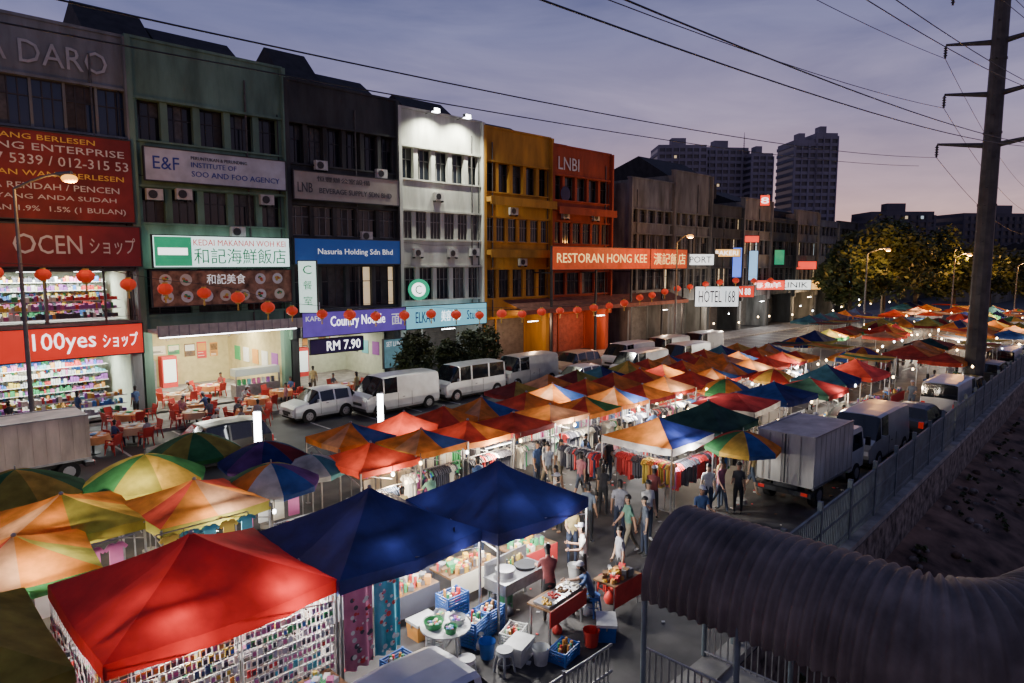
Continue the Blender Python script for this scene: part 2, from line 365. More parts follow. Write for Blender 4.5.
for i in range(7):
    for j in range(2):
        if j==1 and 2<=i<=4: continue
        x=-3.35+i*.98+R.uniform(-.05,.05); z=5.75+j*.85
        b.cyl((x+.35,-.065,z+.35),(x+.35,-.085,z+.35),.3,.3,PAL[10] if R.random()<.5 else white,14)
        for q in range(5): b.sph((x+.35+R.uniform(-.12,.12),-.09,z+.35+R.uniform(-.12,.12)),.09,.02,.07,R.choice([PAL[0],PAL[7],PAL[2],PAL[4],wood]),6,4)
b.build('dish_pictures',rr)
sign('office_signboard',19.1,26.3,11.45,13.0,YS,mk('board_beige',(.36,.33,.28),.6,.15,1),[('恒豐辦公室設備',.2,.7,.68,.88,tk),('LNB',.03,.16,.25,.6,tk),('BEVERAGE SUPPLY SDN BHD',.22,.92,.25,.45,tk)])
sign('office_signboard',19.0,26.3,7.75,9.2,YS,mk('board_blue',(.02,.07,.25),.5,.1,1,emit=.2,ecol=(.03,.12,.5)),[('Nasuria Holding Sdn Bhd',.2,.92,.32,.62,tw)])
sign('cafe_signboard',19.0,26.2,3.55,4.95,YS-.6,lum('purple',(.17,.1,.55),.45),[('KAFE',.03,.16,.65,.85,tw),('Country Noodle',.25,.78,.25,.8,twl),('面',.85,.96,.25,.75,tw)])
sign('price_signboard',19.4,22.9,2.55,3.35,YS-.7,mk('board_indigo',(.06,.04,.16),.5,.1),[('RM 7.90',.3,.95,.15,.85,twl)])
sign('menu_board',24.4,26.2,1.2,3.0,YS-.75,mk('board_mint',(.2,.45,.5),.5,.2,3,emit=.25),[('SET LUNCH',.1,.9,.75,.92,tw)])
sign('shop_signboard',26.3,33.5,3.5,4.95,YS-.4,lum('aqua',(.2,.6,.72),.9),[('ELKAN',.12,.34,.25,.75,tb),('美容中心',.42,.66,.25,.75,twl),('Studio',.74,.94,.25,.7,tb)])
sign('vertical_signboard',-.5,.5,5.0,7.9,YS-.8,lum('palegreen',(.7,.95,.85),1.1),[('C',.25,.75,.75,.92,tgl),('餐',.25,.75,.45,.62,tgl),('室',.25,.75,.15,.32,tgl)],rz=-PI/4).location=(19.3,YS-.9,0)
rr=empty('round_beer_sign',(26.9,YS-1.2,6.1),-PI/4); b=MB(); b.cyl((0,.08,0),(0,-.08,0),.68,.68,lum('beer',(.02,.4,.2),1.0),24); b.cyl((0,-.081,0),(0,-.1,0),.45,.45,twl,20); b.box(-.03,.03,.08,1.2,-.03,.03,steel_d); b.build('disc',rr); text('C',-.2,.2,-.28,.28,-.11,tgl,rr)
amb=mk('letters_amber',(1,.7,.25),.5,0,emit=1.3)
OR=lum('orange_red',(.75,.08,.015),.26)
sign('restaurant_signboard',39.3,52.5,7.3,9.05,FY-2,OR,[('RESTORAN HONG KEE',.04,.96,.3,.72,amb)])
sign('restaurant_signboard',52.6,58.8,7.3,9.05,FY-2,OR,[('漢記飯店',.08,.95,.2,.8,amb)])
b=MB()
for x in (39.5,45,50,55,58.6): b.box(x-.08,x+.08,FY-1.9,FY-1.75,0,7.3,steel_d); b.box(x-.05,x+.05,FY-1.75,FY,7.0,7.1,steel_d)
b.build('sign_gantry')
b=MB(); b.poly([(36,FY-2.2,4.3),(59,FY-2.2,4.3),(59,FY,5.0),(36,FY,5.0)],mk('awning_brown',(.16,.07,.05),.7,.3,3)); b.box(36,59,FY-2.25,FY-2.2,4.0,4.32,mk('awning_valance',(.3,.1,.06),.7,.2))
for i in range(46): b.box(36+i*.5,36.05+i*.5,FY-2.18,FY-.05,4.32+.0,4.345,steel_d)
b.build('shop_awning')
text('LNBI',-0,2.6,0,1.0,0,twd,empty('wall_lettering',(42.2,FY-.06,15.3)))
b=MB(); b.cyl((43.1,FY-.05,13.4),(43.1,FY-.07,13.4),.6,.6,mk('disc_navy',(.02,.02,.08)),20); b.build('round_wall_sign')

def room(x0,x1,z0,z1,y0,y1,name,shelves=True,nl=3,e=60,wm=roomwall,lc=(.93,1,.95)):
    root=empty(name,(0,0,0)); b=MB()
    b.box(x0,x1,y1,y1+.1,z0,z1,wm); b.box(x0,x0+.08,y0,y1,z0,z1,wm); b.box(x1-.08,x1,y0,y1,z0,z1,wm)
    b.box(x0,x1,y0,y1+.1,z1-.08,z1,white); b.box(x0,x1,y0,y1+.1,z0,z0+.05,paving)
    b.build('room_shell',root)
    g=MB()
    if shelves:
        for yy in (y1-.5,y1-2.0,y0+.3):
            k=0; top=z1-.5 if yy>y0+1 else z0+1.3
            while k<6:
                z=z0+.2+k*.42
                if z>top: break
                g.box(x0+.3,x1-.3,yy,yy+.4,z,z+.03,white)
                xx=x0+.35; base=R.choice(PAL)
                while xx<x1-.5:
                    w=R.uniform(.06,.2)
                    if R.random()<.12: base=R.choice(PAL)
                    g.box(xx,xx+w-.02,yy+.02,yy+.3,z+.03,z+.03+R.uniform(.1,.3),base if R.random()<.6 else R.choice(PAL+[PAL[3],PAL[10]])); xx+=w
                k+=1
        g.build('stocked_shelves',root)
    else:
        W_=x1-x0
        x=x0+.3
        while x<x1-.9:
            w=R.uniform(.35,.8); h=R.uniform(.5,1.1); z=R.uniform(1.7,2.2)
            m=R.choice([PAL[0],PAL[7],PAL[2],PAL[10],PAL[4],wood]); g.box(x,x+w,y1-.03,y1-.005,z,z+h,m); g.box(x+.04,x+w-.04,y1-.04,y1-.031,z+h*.45,z+h*.92,R.choice([PAL[10],PAL[3],PAL[7],wood]))
            for q in range(4): g.box(x+.06,x+w*R.uniform(.5,.9),y1-.04,y1-.031,z+.06+q*h*.09,z+.09+q*h*.09,R.choice([PAL[3],PAL[6]]))
            x+=w+R.uniform(.08,.3)
        for i in range(5): g.box(x1-.12,x1-.08,y0+.5+i*1.3,y0+1.3+i*1.3,1.6,2.5,R.choice(PAL))
        g.box(x0+.2,x0+W_*.33,y1-.8,y1-.1,z0,1.9,steel); g.box(x0+W_*.38,x0+W_*.5,y1-.8,y1-.1,z0,2.1,PAL[0]); g.box(x0+W_*.39,x0+W_*.49,y1-.81,y1-.8,.5,1.9,litwinc)
        for i in range(14): g.cyl((x0+.3+i*.15,y1-.7,1.9),(x0+.3+i*.15,y1-.7,1.9+R.uniform(.1,.35)),.06,.05,R.choice(PAL+[steel,steel]),8)
        for fx in (x0+W_*.25,x0+W_*.72):
            g.cyl((fx,y0+2.5,z1-.1),(fx,y0+2.5,z1-.7),.03,.03,steel,6)
            for a in range(3): g.box(fx,fx+.6,y0+2.45,y0+2.55,z1-.72,z1-.7,wood,rot=a*2.09,c=(fx,y0+2.5))
        g.build('wall_posters_and_fridges',root)
    for i in range(nl):
        x=x0+(x1-x0)*(i+.5)/nl
        t=MB(); t.box(x-.6,x+.6,(y0+y1)/2-.06,(y0+y1)/2+.06,z1-.14,z1-.085,tube); t.build('ceiling_tube',root)
    l=bpy.data.lights.new('ceil','AREA'); l.energy=e*nl; l.size=(x1-x0)*.8; l.size_y=.4; l.shape='RECTANGLE'; l.color=lc
    o=bpy.data.objects.new('ceiling_light',l); COL.objects.link(o); o.parent=root; o.location=((x0+x1)/2,(y0+y1)/2,z1-.2)
room(3.4,10.6,.13,3.35,FY+.6,FY+6,'variety_shop_interior',e=190)
room(3.45,10.55,4.95,7.5,FY+.52,FY+5,'variety_shop_interior',nl=3,e=190)
room(11.3,18.5,.13,4.3,FY+.4,FY+8,'restaurant_interior',False,3,320,roomy,(1,.95,.75))
room(19.3,26.1,.13,3.35,FY+1.2,FY+6,'cafe_interior',False,2,130,roomwall,(1,.9,.72))
b=MB(); b.box(11.1,18.7,FY-1.6,FY+.0,4.35,4.5,white); b.box(11.1,18.7,FY-1.7,FY-1.6,4.2,4.75,mk('fascia',(.5,.5,.45),.6,.15))
for i in range(16): b.box(11.1+i*.48,11.16+i*.48,FY-1.72,FY-1.7,4.2,4.75,steel)
b.build('restaurant_canopy')
for x in (12.8,16.8): plight((x,FY-1.2,4.15),300,(.97,1,.88),.2,'canopy_lamp',True,'tube')
b=MB(); b.cyl((11.3,FY-1.3,4.15),(18.5,FY-1.3,4.15),.025,.025,tube,5); b.build('canopy_tube_row')
b=MB(); b.box(15.6,18.2,FY+.3,FY+1,.13,1.0,steel); b.box(15.6,18.2,FY+.3,FY+1,1.5,1.9,mk('glass_case',(.5,.55,.5),.2,0)); b.box(15.6,15.66,FY+.3,FY+.36,1,1.5,steel); b.box(18.1,18.2,FY+.3,FY+.36,1,1.5,steel)
for i in range(8): b.box(15.8+i*.28,15.95+i*.28,FY+.4,FY+.6,1.0,1.3,R.choice(PAL))
b.build('food_counter')

# ------------------------------------------------------------------ far block
def fsign(x,z0,z1,w,mat,nm='shop_signboard',txt=None,y=37.0,rz=-PI/4):
    tx=[(txt,.08,.92,.2,.8,tk if mat.name.startswith(('sign_white','billboard')) else twl)] if txt else []
    o=sign(nm,-w/2,w/2,z0,z1,y,mat,tx,rz=rz); o.location=(x,y,0); return o
mats=[w_dirty,w_cream,w_dark,w_dirty,w_dark,w_cream,w_dirty,w_dark]
x=53.0; k=0
while x<112:
    zt=[15.6,16.9,14.0,15.2,13.2,14.6,13.6,13.8][k%8]
    shophouse(x,x+7.3,zt,mats[k%8],[W3(5.2,7.2,5,glass,.2,framed,.1),W3(8.8,10.5,[5,4,6][k%3],glass,.2,framed,.08),W3(11.6,12.8,5,glass,.3,framed,.04)],y=37.6,gz=3.9,pierw=.3)
    x+=7.4; k+=1
rooftop(61,70,16.3,2.6,38.2,50); rooftop(76,82,15.0,1.6,39,51); rooftop(84,92,14.4,1.5,39,51)
LW=lum('white',(.95,1,.98),1.4)
fsign(64,3.4,5.4,4.4,mk('billboard_picture',(.8,.85,.85),.5,.4,1.2,emit=1.1,ecol=(.85,.95,1)),'billboard',y=34.5,txt='HOTEL 168')
fsign(64.5,7.6,8.7,3.2,LW,txt='SPORT')
fsign(73,6.2,9.5,1.0,lum('blue',(.1,.2,.9),1.4),'vertical_signboard'); fsign(77,5.8,9.2,1.0,lum('cyan',(.3,.6,.95),1.0),'vertical_signboard')
fsign(70.5,8.5,9.3,3.0,lum('amber',(1,.5,.12),1.2),txt='BAKERI'); fsign(72,4.0,5.2,5.0,lum('red',(.8,.04,.02),.8),txt='RESTORAN 88')
fsign(80,4.6,5.7,5.0,lum('red2',(1,.06,.03),1.4),txt='海鮮'); fsign(88,4.4,5.6,5.0,LW,txt='KLINIK')
fsign(84,7.6,9.4,1.2,lum('green',(.03,.42,.2),.6),'vertical_signboard'); fsign(96,4.2,5.4,5,lum('amber',(1,.5,.12),1.2)); fsign(104,4.2,5.4,6,lum('cyan',(.3,.6,.95),1.0)); fsign(92,7,8,3,lum('red2',(1,.06,.03),1.4)); fsign(76,10.2,10.9,2.0,lum('red2',(1,.06,.03),1.4))
fsign(79.8,14.6,15.8,1.1,lum('red2',(1,.06,.03),1.4),'rooftop_signboard',y=37.2,txt='8')
twm=mk('tower_wall',(.19,.19,.24),.9,.15,.1); tww=mk('tower_window',(.04,.045,.065),.3,0)
def tower(d,l,w,h,nf,nb,lit,dep=18,mat=twm,steps=None):
    cx,cy=(d+l)*Q,(d-l)*Q
    root=empty('apartment_tower',(cx,cy,0),-PI/4+R.uniform(-.12,.12)); b=MB()
    segs=steps or [(0,1,1)]
    for (a,c,hh) in segs:
        xa=-w/2+a*w; xb=-w/2+c*w; H_=h*hh
        b.box(xa,xb,0,dep,0,H_,tww)
        b.box(xa+.01,xb-.01,.1,dep-.1,H_+.001,H_+1.5,mat); b.box(xa+(xb-xa)*.3,xa+(xb-xa)*.6,3,8,H_+1.5,H_+5,mat)
        fh=h/nf; i=0
        while i*fh<H_-.1:
            b.box(xa-.3,xb+.3,-.5,dep+.3,i*fh,i*fh+fh*.45,mat); i+=1
        nn=max(2,int(nb*(c-a)))
        for j in range(nn+1):
            xx=xa+(xb-xa)*j/nn; ww=.5 if j%2 else .9
            b.box(xx-ww/2,xx+ww/2,-.7,-.0,0,H_,mat)
        for j in range(nn):
            for i in range(int(H_/fh)):
                if R.random()<lit:
                    xx=xa+(xb-xa)*(j+.3)/nn
                    b.box(xx,xx+(xb-xa)/nn*.35,-.06,-.02,i*fh+fh*.5,i*fh+fh*.9,R.choice([litwin,litwinc]))
    b.build('tower_body',root)
tower(320,78,22,60,20,7,.03); tower(324,99,22,59.5,20,7,.03); tower(318,114,10,56,20,3,.03)
tower(320,139,20,64,20,7,.04,steps=[(0,.5,.97),(.5,1,1.02)])
dkt=mk('tower_wall_dark',(.08,.08,.1),.9,.2,.1)
tower(280,158,25,27,9,8,.06,mat=dkt); tower(290,208,40,27,9,14,.06,mat=dkt)
b=MB(); b.cyl((0,0,0),(0,0,9),.25,.08,steel_d,6)
for i in range(5): b.box(-.9+.1*i,.9-.1*i,-.05,.05,3+i,3.1+i,steel_d)
b.build('antenna_mast',None,((320+106)*Q,(320-106)*Q,58))

# ------------------------------------------------------------------ foliage
leafm=[mk('leaf_dark',(.035,.055,.018),.6,.3,1),mk('leaf_mid',(.055,.08,.025),.6,.3,1),mk('leaf_light',(.08,.1,.03),.6,.3,1)]
bark=mk('bark',(.07,.05,.035),.9,.3,5,.6)
def crown(b,c,rx,ry,rz,ncl,per,ls,cs=None):
    for i in range(ncl):
        while True:
            p=Vector((R.uniform(-1,1),R.uniform(-1,1),R.uniform(-1,1)))
            if .25<p.length<1: break
        cc=Vector((c[0]+p.x*rx,c[1]+p.y*ry,c[2]+p.z*rz)); m=R.choice(leafm); cr_=R.uniform(.14,.26)*max(rx,rz)
        for j in range(per):
            q=Vector((R.gauss(0,.5),R.gauss(0,.5),R.gauss(0,.4)))*cr_+cc
            a=Vector((R.uniform(-1,1),R.uniform(-1,1),R.uniform(-.6,.6))).normalized()*ls*R.uniform(.6,1.3)
            d=a.cross(Vector((R.uniform(-1,1),R.uniform(-1,1),R.uniform(-1,1)))).normalized()*ls*.5
            b.poly([q-a,q+d,q+a,q-d],m)
def tree(x,y,h,r,name='street_tree',ncl=90,per=60,ls=.36):
    b=MB(); b.cyl((0,0,0),(.15,.1,h*.45),.32,.2,bark,9)
    for i in range(8):
        a=i*.8+R.random(); rr=r*R.uniform(.4,.75); z=h*R.uniform(.55,.85)
        m=Vector((rr*.4*math.cos(a),rr*.4*math.sin(a),(h*.4+z)/2+.3)); b.cyl((.15,.1,h*.4),m,.13,.08,bark,6); b.cyl(m,(rr*math.cos(a),rr*math.sin(a),z),.08,.03,bark,5)
    crown(b,(0,0,h*.64),r,r,h*.34,ncl,per,ls)
    return b.build(name,None,(x,y,0))
tree(86,29,10.5,4.4); tree(93,27.5,13,5.8,ncl=120); tree(101,26,12.5,5.6); tree(112,24,11,5.5); tree(124,22,10,6,ncl=60); tree(137,18,10,6,ncl=60)
def bush(x,y,w,h,name='potted_hedge'):
    b=MB(); b.box(-w*.4,w*.4,-.35,.35,.0,.5,mk('planter',(.2,.12,.08),.8,.2),taper=1.1); b.cyl((0,0,.5),(0,0,h*.6),.05,.03,bark,6)
    crown(b,(0,0,.5+h*.5),w*.5,.6,h*.5,75,60,.13); b.build(name,None,(x,y,.0))
bush(24.5,32.6,2.4,3.3); bush(29.8,32.8,3.4,3.4); bush(27.4,33,1.8,2.6)
b=MB()
for i in range(170):
    a=R.uniform(20,700); d=R.uniform(230,300)
    l=-20+a*.55; X=(d+l)*Q; Y=(d-l)*Q; crown(b,(X,Y,5),7,7,R.uniform(5,9),7,16,1.8)
b.build('distant_tree_line')
b=MB()
for i in range(26):
    X=150+R.uniform(0,120); Y=R.uniform(-10,60); w=R.uniform(8,18); h=R.uniform(5,11)
    b.box(X,X+w,Y,Y+10,0,h,R.choice([w_dirty,w_cream,w_dark])); b.idx([(X-.4,Y-.4,h),(X+w+.4,Y-.4,h),(X+w+.4,Y+10.4,h),(X-.4,Y+10.4,h),(X,Y+5,h+2.5),(X+w,Y+5,h+2.5)],[(0,1,5,4),(2,3,4,5),(0,4,3),(1,2,5)],roofblk)
    for k in range(5): b.box(X-.05,X-.02,Y+.6+k*1.9,Y+1.6+k*1.9,h*.5,h*.5+1.3,R.choice([tww,litwin,tww]))
b.build('background_houses')

# ------------------------------------------------------------------ pylon, wires, lamps
pm=mk('pylon_steel',(.06,.055,.05),.6,.3,2)
b=MB(); b.cyl((0,0,0),(0,0,36),.52,.3,pm,12,False)
for z in range(3,36,4): b.cyl((0,0,z),(0,0,z+.12),.56-.0065*z,.56-.0065*z,pm,12,False)
for z in range(4,34): b.box(-.65,-.4,-.02,.02,z,z+.03,steel_d)
ARM=[(14.5,2.7),(17.3,2.5),(20.1,2.6)]
for z,l in ARM+[(23,2.4)]:
    for s in (-1,1):
        b.cyl((0,s*.3,z-.1),(0,s*l,z+.25),.16,.07,pm,8); b.cyl((0,s*l,z+.2),(0,s*l,z-.5),.06,.06,steel_d,8)
        for q in range(4): b.cyl((0,s*l,z+.1-q*.14),(0,s*l,z+.06-q*.14),.11,.11,steel_d,8)
b.build('power_pylon',None,(47,8.8,0))
def cable(p0,p1,sag,r=.018,name='power_line',n=40):
    cu=bpy.data.curves.new(name,'CURVE'); cu.dimensions='3D'; cu.bevel_depth=r; cu.bevel_resolution=1
    sp=cu.splines.new('POLY'); sp.points.add(n)
    for i in range(n+1):
        t=i/n; p=Vector(p0).lerp(Vector(p1),t); p.z-=sag*4*t*(1-t); sp.points[i].co=(*p,1)
    cu.materials.append(steel_d)
    o=bpy.data.objects.new(name,cu); COL.objects.link(o); return o
for z,l in ARM:
    for s in (-1,1):
        y=8.8+s*l
        cable((47,y,z-.5),(-53,y,z-.5),2.6,.015); cable((47,y,z-.5),(150,y+8,z-.5),2.6,.018)
        if s<0: cable((47,y+.25,z-.5),(-53,y+.25,z-.5),2.9,.015)
cable((47,12.4,13.6),(-53,12.6,13.2),2.2,.014); cable((47,9,24),(-53,9,24),2,.014)
def streetlamp(x,y,h=10.6,arm=2.2,e=400,ang=-PI/2+.6):
    root=empty('street_lamp',(x,y,0)); b=MB()
    gp=mk('galvanised',(.2,.2,.19),.5,.15,3,metal=.5)
    b.cyl((0,0,0),(0,0,.5),.16,.14,gp,10); b.cyl((0,0,.5),(0,0,h-.6),.11,.06,gp,10)
    ca,sa=math.cos(ang),math.sin(ang); pv=Vector((0,0,h-.6))
    for i in range(1,6):
        t=i/5; p=Vector((ca*arm*t,sa*arm*t,h-.6+.6*math.sin(t*1.3))); b.cyl(pv,p,.055,.045,gp,7); pv=p
    e_=pv+Vector((ca*.6,sa*.6,.02))
    b.cyl(pv,e_,.08,.12,gp,8)
    b.build('pole',root)
    g=MB(); g.sph((e_.x-.1*ca,e_.y-.1*sa,e_.z-.19),.3,.3,.17,sodium,12,6); g.build('lamp_head',root)
    l=bpy.data.lights.new('sodium','POINT'); l.energy=e; l.color=(1,.45,.1); l.shadow_soft_size=.15
    o=bpy.data.objects.new('lamp_light',l); COL.objects.link(o); o.parent=root; o.location=(e_.x,e_.y,e_.z-.6)
streetlamp(5.5,33.2,11.3,1.6,400,-.7); streetlamp(53,32.5,10.2,2.2,900,-2.2); streetlamp(80,25.5,9.4,2,2600,-.6); streetlamp(97,21,9,1.5,2600,-.6); streetlamp(112,17,8,1.5,2000,-.6)

lm=mk('lantern_red',(.65,.04,.02),.6,.1,3,emit=.25,ecol=(1,.08,.03)); gold=mk('gold_trim',(.6,.4,.08),.4,.1,metal=.6)
lb=MB(); P_=[];n=14
for j in range(9):
    ph=-PI/2*.85+PI*.85*j/8
    for i in range(n):
        t=2*PI*i/n; rr=.34*math.cos(ph)*(1.0 if i%2 else .93); P_.append((rr*math.cos(t),rr*math.sin(t),.27*math.sin(ph)))
lb.idx(P_,[(j*n+i,j*n+(i+1)%n,(j+1)*n+(i+1)%n,(j+1)*n+i) for j in range(8) for i in range(n)],lm,False)
lb.cyl((0,0,.24),(0,0,.31),.12,.12,gold,10); lb.cyl((0,0,-.31),(0,0,-.24),.12,.12,gold,10); lb.cyl((0,0,-.31),(0,0,-.62),.03,.045,gold,6); lb.cyl((0,0,.31),(0,0,.42),.008,.008,steel_d,4)
lme=lb.mesh('paper_lantern')
LP=[(3,7.5),(4.6,7.4),(6.2,7.3),(7.7,7.3),(9.3,6.9),(10.8,6.6),(12.5,6.4),(14.1,6.1),(15.6,5.6),(16.9,5.3),(18.6,5.1),(20.3,4.9),(22,4.8),(24,4.7),(26,4.7),(28,4.5),(30,4.45),(32,4.4),(34,4.3),(36,4.3),(38,4.3),(40,4.3),(42,4.3),(44,4.4),(46,4.6),(48.2,4.9),(50,5.1),(52,5.3),(54,5.5),(56.2,5.6),(59,5.8),(61.8,6.0),(65,6.0),(69,6.0),(73,5.9)]
for x,z in LP: inst('paper_lantern',lme,(x,33,z+R.uniform(-.06,.06)),R.random(),R.uniform(.88,1.05))
cu=bpy.data.curves.new('lantern_cable','CURVE'); cu.dimensions='3D'; cu.bevel_depth=.012; sp=cu.splines.new('POLY'); sp.points.add(len(LP)-1)
for i,(x,z) in enumerate(LP): sp.points[i].co=(x,33,z+.42,1)
cu.materials.append(steel_d); COL.objects.link(bpy.data.objects.new('lantern_cable',cu))

# ------------------------------------------------------------------ tents
def tent(cx,cy,w,d,ze,zp,cols,val=.22,name='market_tent',legs=True,rz=0,vcol=None,seg=(6,5),sag=.07,wr=.012):
    root=empty(name,(cx,cy,0),rz); b=MB()
    hw,hd=w/2,d/2; cor=[(-hw,-hd),(hw,-hd),(hw,hd),(-hw,hd)]; ns,nr=seg
    half=len(cols)>4
    for s in range(4):
        a=Vector((*cor[s],0)); c=Vector((*cor[(s+1)%4],0))
        P=[(0,0,zp)];F=[]
        for r in range(1,nr+1):
            t=r/nr
            for i in range(ns+1):
                q=a.lerp(c,i/ns)*t; z=zp-(zp-ze)*(t**.82)
                edge=1-abs(2*i/ns-1)
                z-= sag*edge*t*(zp-ze)/.9 + R.uniform(-wr,wr)*(0 if i in(0,ns) else 1)
                P.append((q.x,q.y,z))
        base=1+(nr-1)*(ns+1)
        E=P[base:base+ns+1]; V=[(x*1.004,y*1.004,z-val+R.uniform(-.02,.02)) for x,y,z in E]
        for hv in range(2):
            m=T[cols[(2*s+hv)%len(cols)]] if half else T[cols[s%len(cols)]]
            rg=range(0,ns//2) if hv==0 else range(ns//2,ns)
            F=[(0,1+i,2+i) for i in rg]
            for r in range(nr-1):
                for i in rg:
                    k=1+r*(ns+1)+i; F.append((k,k+ns+1,k+ns+2,k+1))
            b.idx(P,F,m,True)
            vm=T[vcol] if vcol else m
            b.idx(E+V,[(i,i+1,ns+2+i,ns+1+i) for i in rg],vm,True)
    b.sph((0,0,zp),.05,.05,.05,steel,6,4)
    b.build('canopy',root)
    if legs:
        g=MB()
        for x,y in cor:
            x*=.985;y*=.985
            g.box(x-.022,x+.022,y-.022,y+.022,0,ze-.03,steel); g.box(x-.06,x+.06,y-.06,y+.06,0,.02,steel)
        for s in range(4):
            a=cor[s];c=cor[(s+1)%4]; mx,my=(a[0]+c[0])/2*.97,(a[1]+c[1])/2*.97
            g.cyl((a[0]*.97,a[1]*.97,ze-.1),(mx,my,ze-.42),.014,.014,steel,4); g.cyl((c[0]*.97,c[1]*.97,ze-.42),(mx,my,ze-.1),.014,.014,steel,4)
        g.cyl((0,0,zp-.5),(0,0,zp-.02),.02,.02,steel,5)
        g.build('frame',root)
    return root
def flatcanopy(cx,cy,w,d,z,cols,rz=0,name='market_awning'):
    root=empty(name,(cx,cy,0),rz); b=MB(); n=8; tilt=R.uniform(-.12,.2)
    P=[(-w/2+w*i/n,-d/2+d*j/4,z+tilt*(j/4-.5)-.12*math.sin(PI*j/4)*math.sin(PI*i/n)+R.uniform(-.02,.02)) for j in range(5) for i in range(n+1)]
    for i in range(n):
        m=T[cols[i//2%len(cols)]]; b.idx(P,[(j*(n+1)+i,j*(n+1)+i+1,(j+1)*(n+1)+i+1,(j+1)*(n+1)+i) for j in range(4)],m,True)
    for sx_ in (-1,1):
        for sy in (-1,1): b.cyl((sx_*w/2*.97,sy*d/2*.97,0),(sx_*w/2*.97,sy*d/2*.97,z+.02),.02,.02,steel,5)
    b.build('canvas',root)
def umbrella(x,y,z,r,cols,name='market_umbrella',n=8):
    root=empty(name,(x,y,0),R.random()); b=MB()
    for i in range(n):
        a0=2*PI*i/n;a1=2*PI*(i+1)/n; m=T[cols[i%len(cols)]]
        P=[(0,0,z)]
        for k in range(1,5):
            t=k/4; zz=z-.5*t**1.6*r/1.2
            for q in range(4):
                a=a0+(a1-a0)*q/3; e=1-.05*(1-abs(2*q/3-1))*t; P.append((r*t*e*math.cos(a),r*t*e*math.sin(a),zz-.03*t*(1-abs(2*q/3-1))))
        F=[(0,1+q,2+q) for q in range(3)]+[(1+k*4+q,5+k*4+q,6+k*4+q,2+k*4+q) for k in range(3) for q in range(3)]
        b.idx(P,F,m,True)
        b.poly([P[13],P[14],P[15],P[16],(P[16][0],P[16][1],P[16][2]-.15),(P[13][0],P[13][1],P[13][2]-.15)],m)
    b.build('canopy',root)
    g=MB(); g.cyl((0,0,0),(0,0,z+.1),.022,.018,steel,7); g.cyl((0,0,0),(0,0,.12),.22,.2,concrete,12)
    for i in range(n):
        a=2*PI*i/n; g.cyl((0,0,z-.5),(r*.6*math.cos(a),r*.6*math.sin(a),z-.27*r/1.2),.008,.008,steel,4)
    g.build('pole',root)
WARM=[(1,.93,.82),(1,.78,.52),(1,.84,.62),(1,.97,.93)]
def lamp(x,y,z,e): plight((x,y,z),e,R.choice(WARM),.1,'stall_lamp',True,R.choice(['tube','warm','cool']))
def stall(cx,cy,w,d,ze,zp,cols,light=None,dy=-.3,**k):
    tent(cx,cy,w,d,ze,zp,cols,**k)
    if light: lamp(cx+R.uniform(-.3,.3),cy+dy+R.uniform(-.15,.15),ze-.22,light)
tent(4.15,12.1,3.7,3.4,2.2,3.12,['redheavy'],.25,seg=(12,9),wr=.009,sag=.1)
tent(7.68,11.9,3.4,3.2,2.2,3.15,['navyheavy'],.25,seg=(12,9),wr=.01,sag=.13)
tent(10.95,11.45,3.1,3.1,2.2,3.15,['navyheavy'],.25,seg=(12,9),wr=.01,sag=.13,rz=.03)
tent(0.3,12.3,3.4,3.4,2.2,3.1,['olive','olive','maroon','olive'],.2); tent(-.2,9.0,3,3,2.3,3.0,['olive','maroon'],.2)
for p,e,kd in [((3.4,11.0,2.15),260,'tube'),((5.2,10.8,2.1),220,'cool'),((7.4,11.0,2.15),300,'tube'),((8.8,10.5,2.1),280,'cool'),((10.6,10.8,2.15),450,'tube'),((11.7,10.2,2.05),300,'cool'),((9.9,12.4,2.1),260,'cool')]:
    plight(p,e,(1,.96,.9),.1,'stall_lamp',True,kd)
ML=[['orange','olive','yellow','orange','green','yellow','orange','peach'],['olive','yellow','olive','green','olive','yellow','green','olive'],['orange','peach','orange','red','orange','olive','orange','red'],['peach','orange','olive','orange','red','yellow','orange','red']]
for cx,cy,w,k,rz in [(3.3,17.5,2.7,0,-.06),(5.8,16.5,2.5,2,.04),(2.1,15.4,2.5,3,-.1),(.4,18,2.6,0,.1)]:
    stall(cx,cy,w,w,2.15,2.7,ML[k],150,dy=-.8,rz=rz,vcol=R.choice(['green','olive','white','red']))
for x,y,r,c in [(5.6,19.4,1.5,ML[1]),(2.9,20.2,1.5,ML[1]),(7.4,20.9,1.3,['olive','green']),(.2,20.8,1.5,ML[0])]: umbrella(x,y,2.75,r,c)
lamp(5.2,18.6,2.1,110)
umbrella(7.9,16.9,2.55,1.25,['red','yellow','green','orange','white','blue','purple','olive']); umbrella(8.7,19.0,2.6,1.3,['purple','navy','maroon','navy']); umbrella(9.5,17.7,2.3,1.0,['white','white','teal','white'])
setA=[['orange','red'],['red','orange','red','orange','peach','orange','red','red'],['orange','peach','red','red'],['orange','orange','red','peach','orange','yellow','red','orange'],['red','olive','orange','red'],['orange','green','orange','red','orange','yellow','orange','red'],['peach','orange','red','orange'],['orange','blue','orange','red','orange','red','orange','peach']]
setF=[['orange','red'],['navy','orange'],['olive','orange','green','yellow','red','orange','olive','yellow'],['yellow','orange'],['maroon','red'],['green','yellow','orange','olive'],['teal','blue'],['peach','white'],['blue','orange','red','yellow','blue','orange','green','yellow'],['grey','navy'],['olive','maroon'],['navy','teal'],['maroon','dkgreen'],['orange','peach']]
vc=['red','orange','green','olive','white','maroon']
x=11.0;i=0
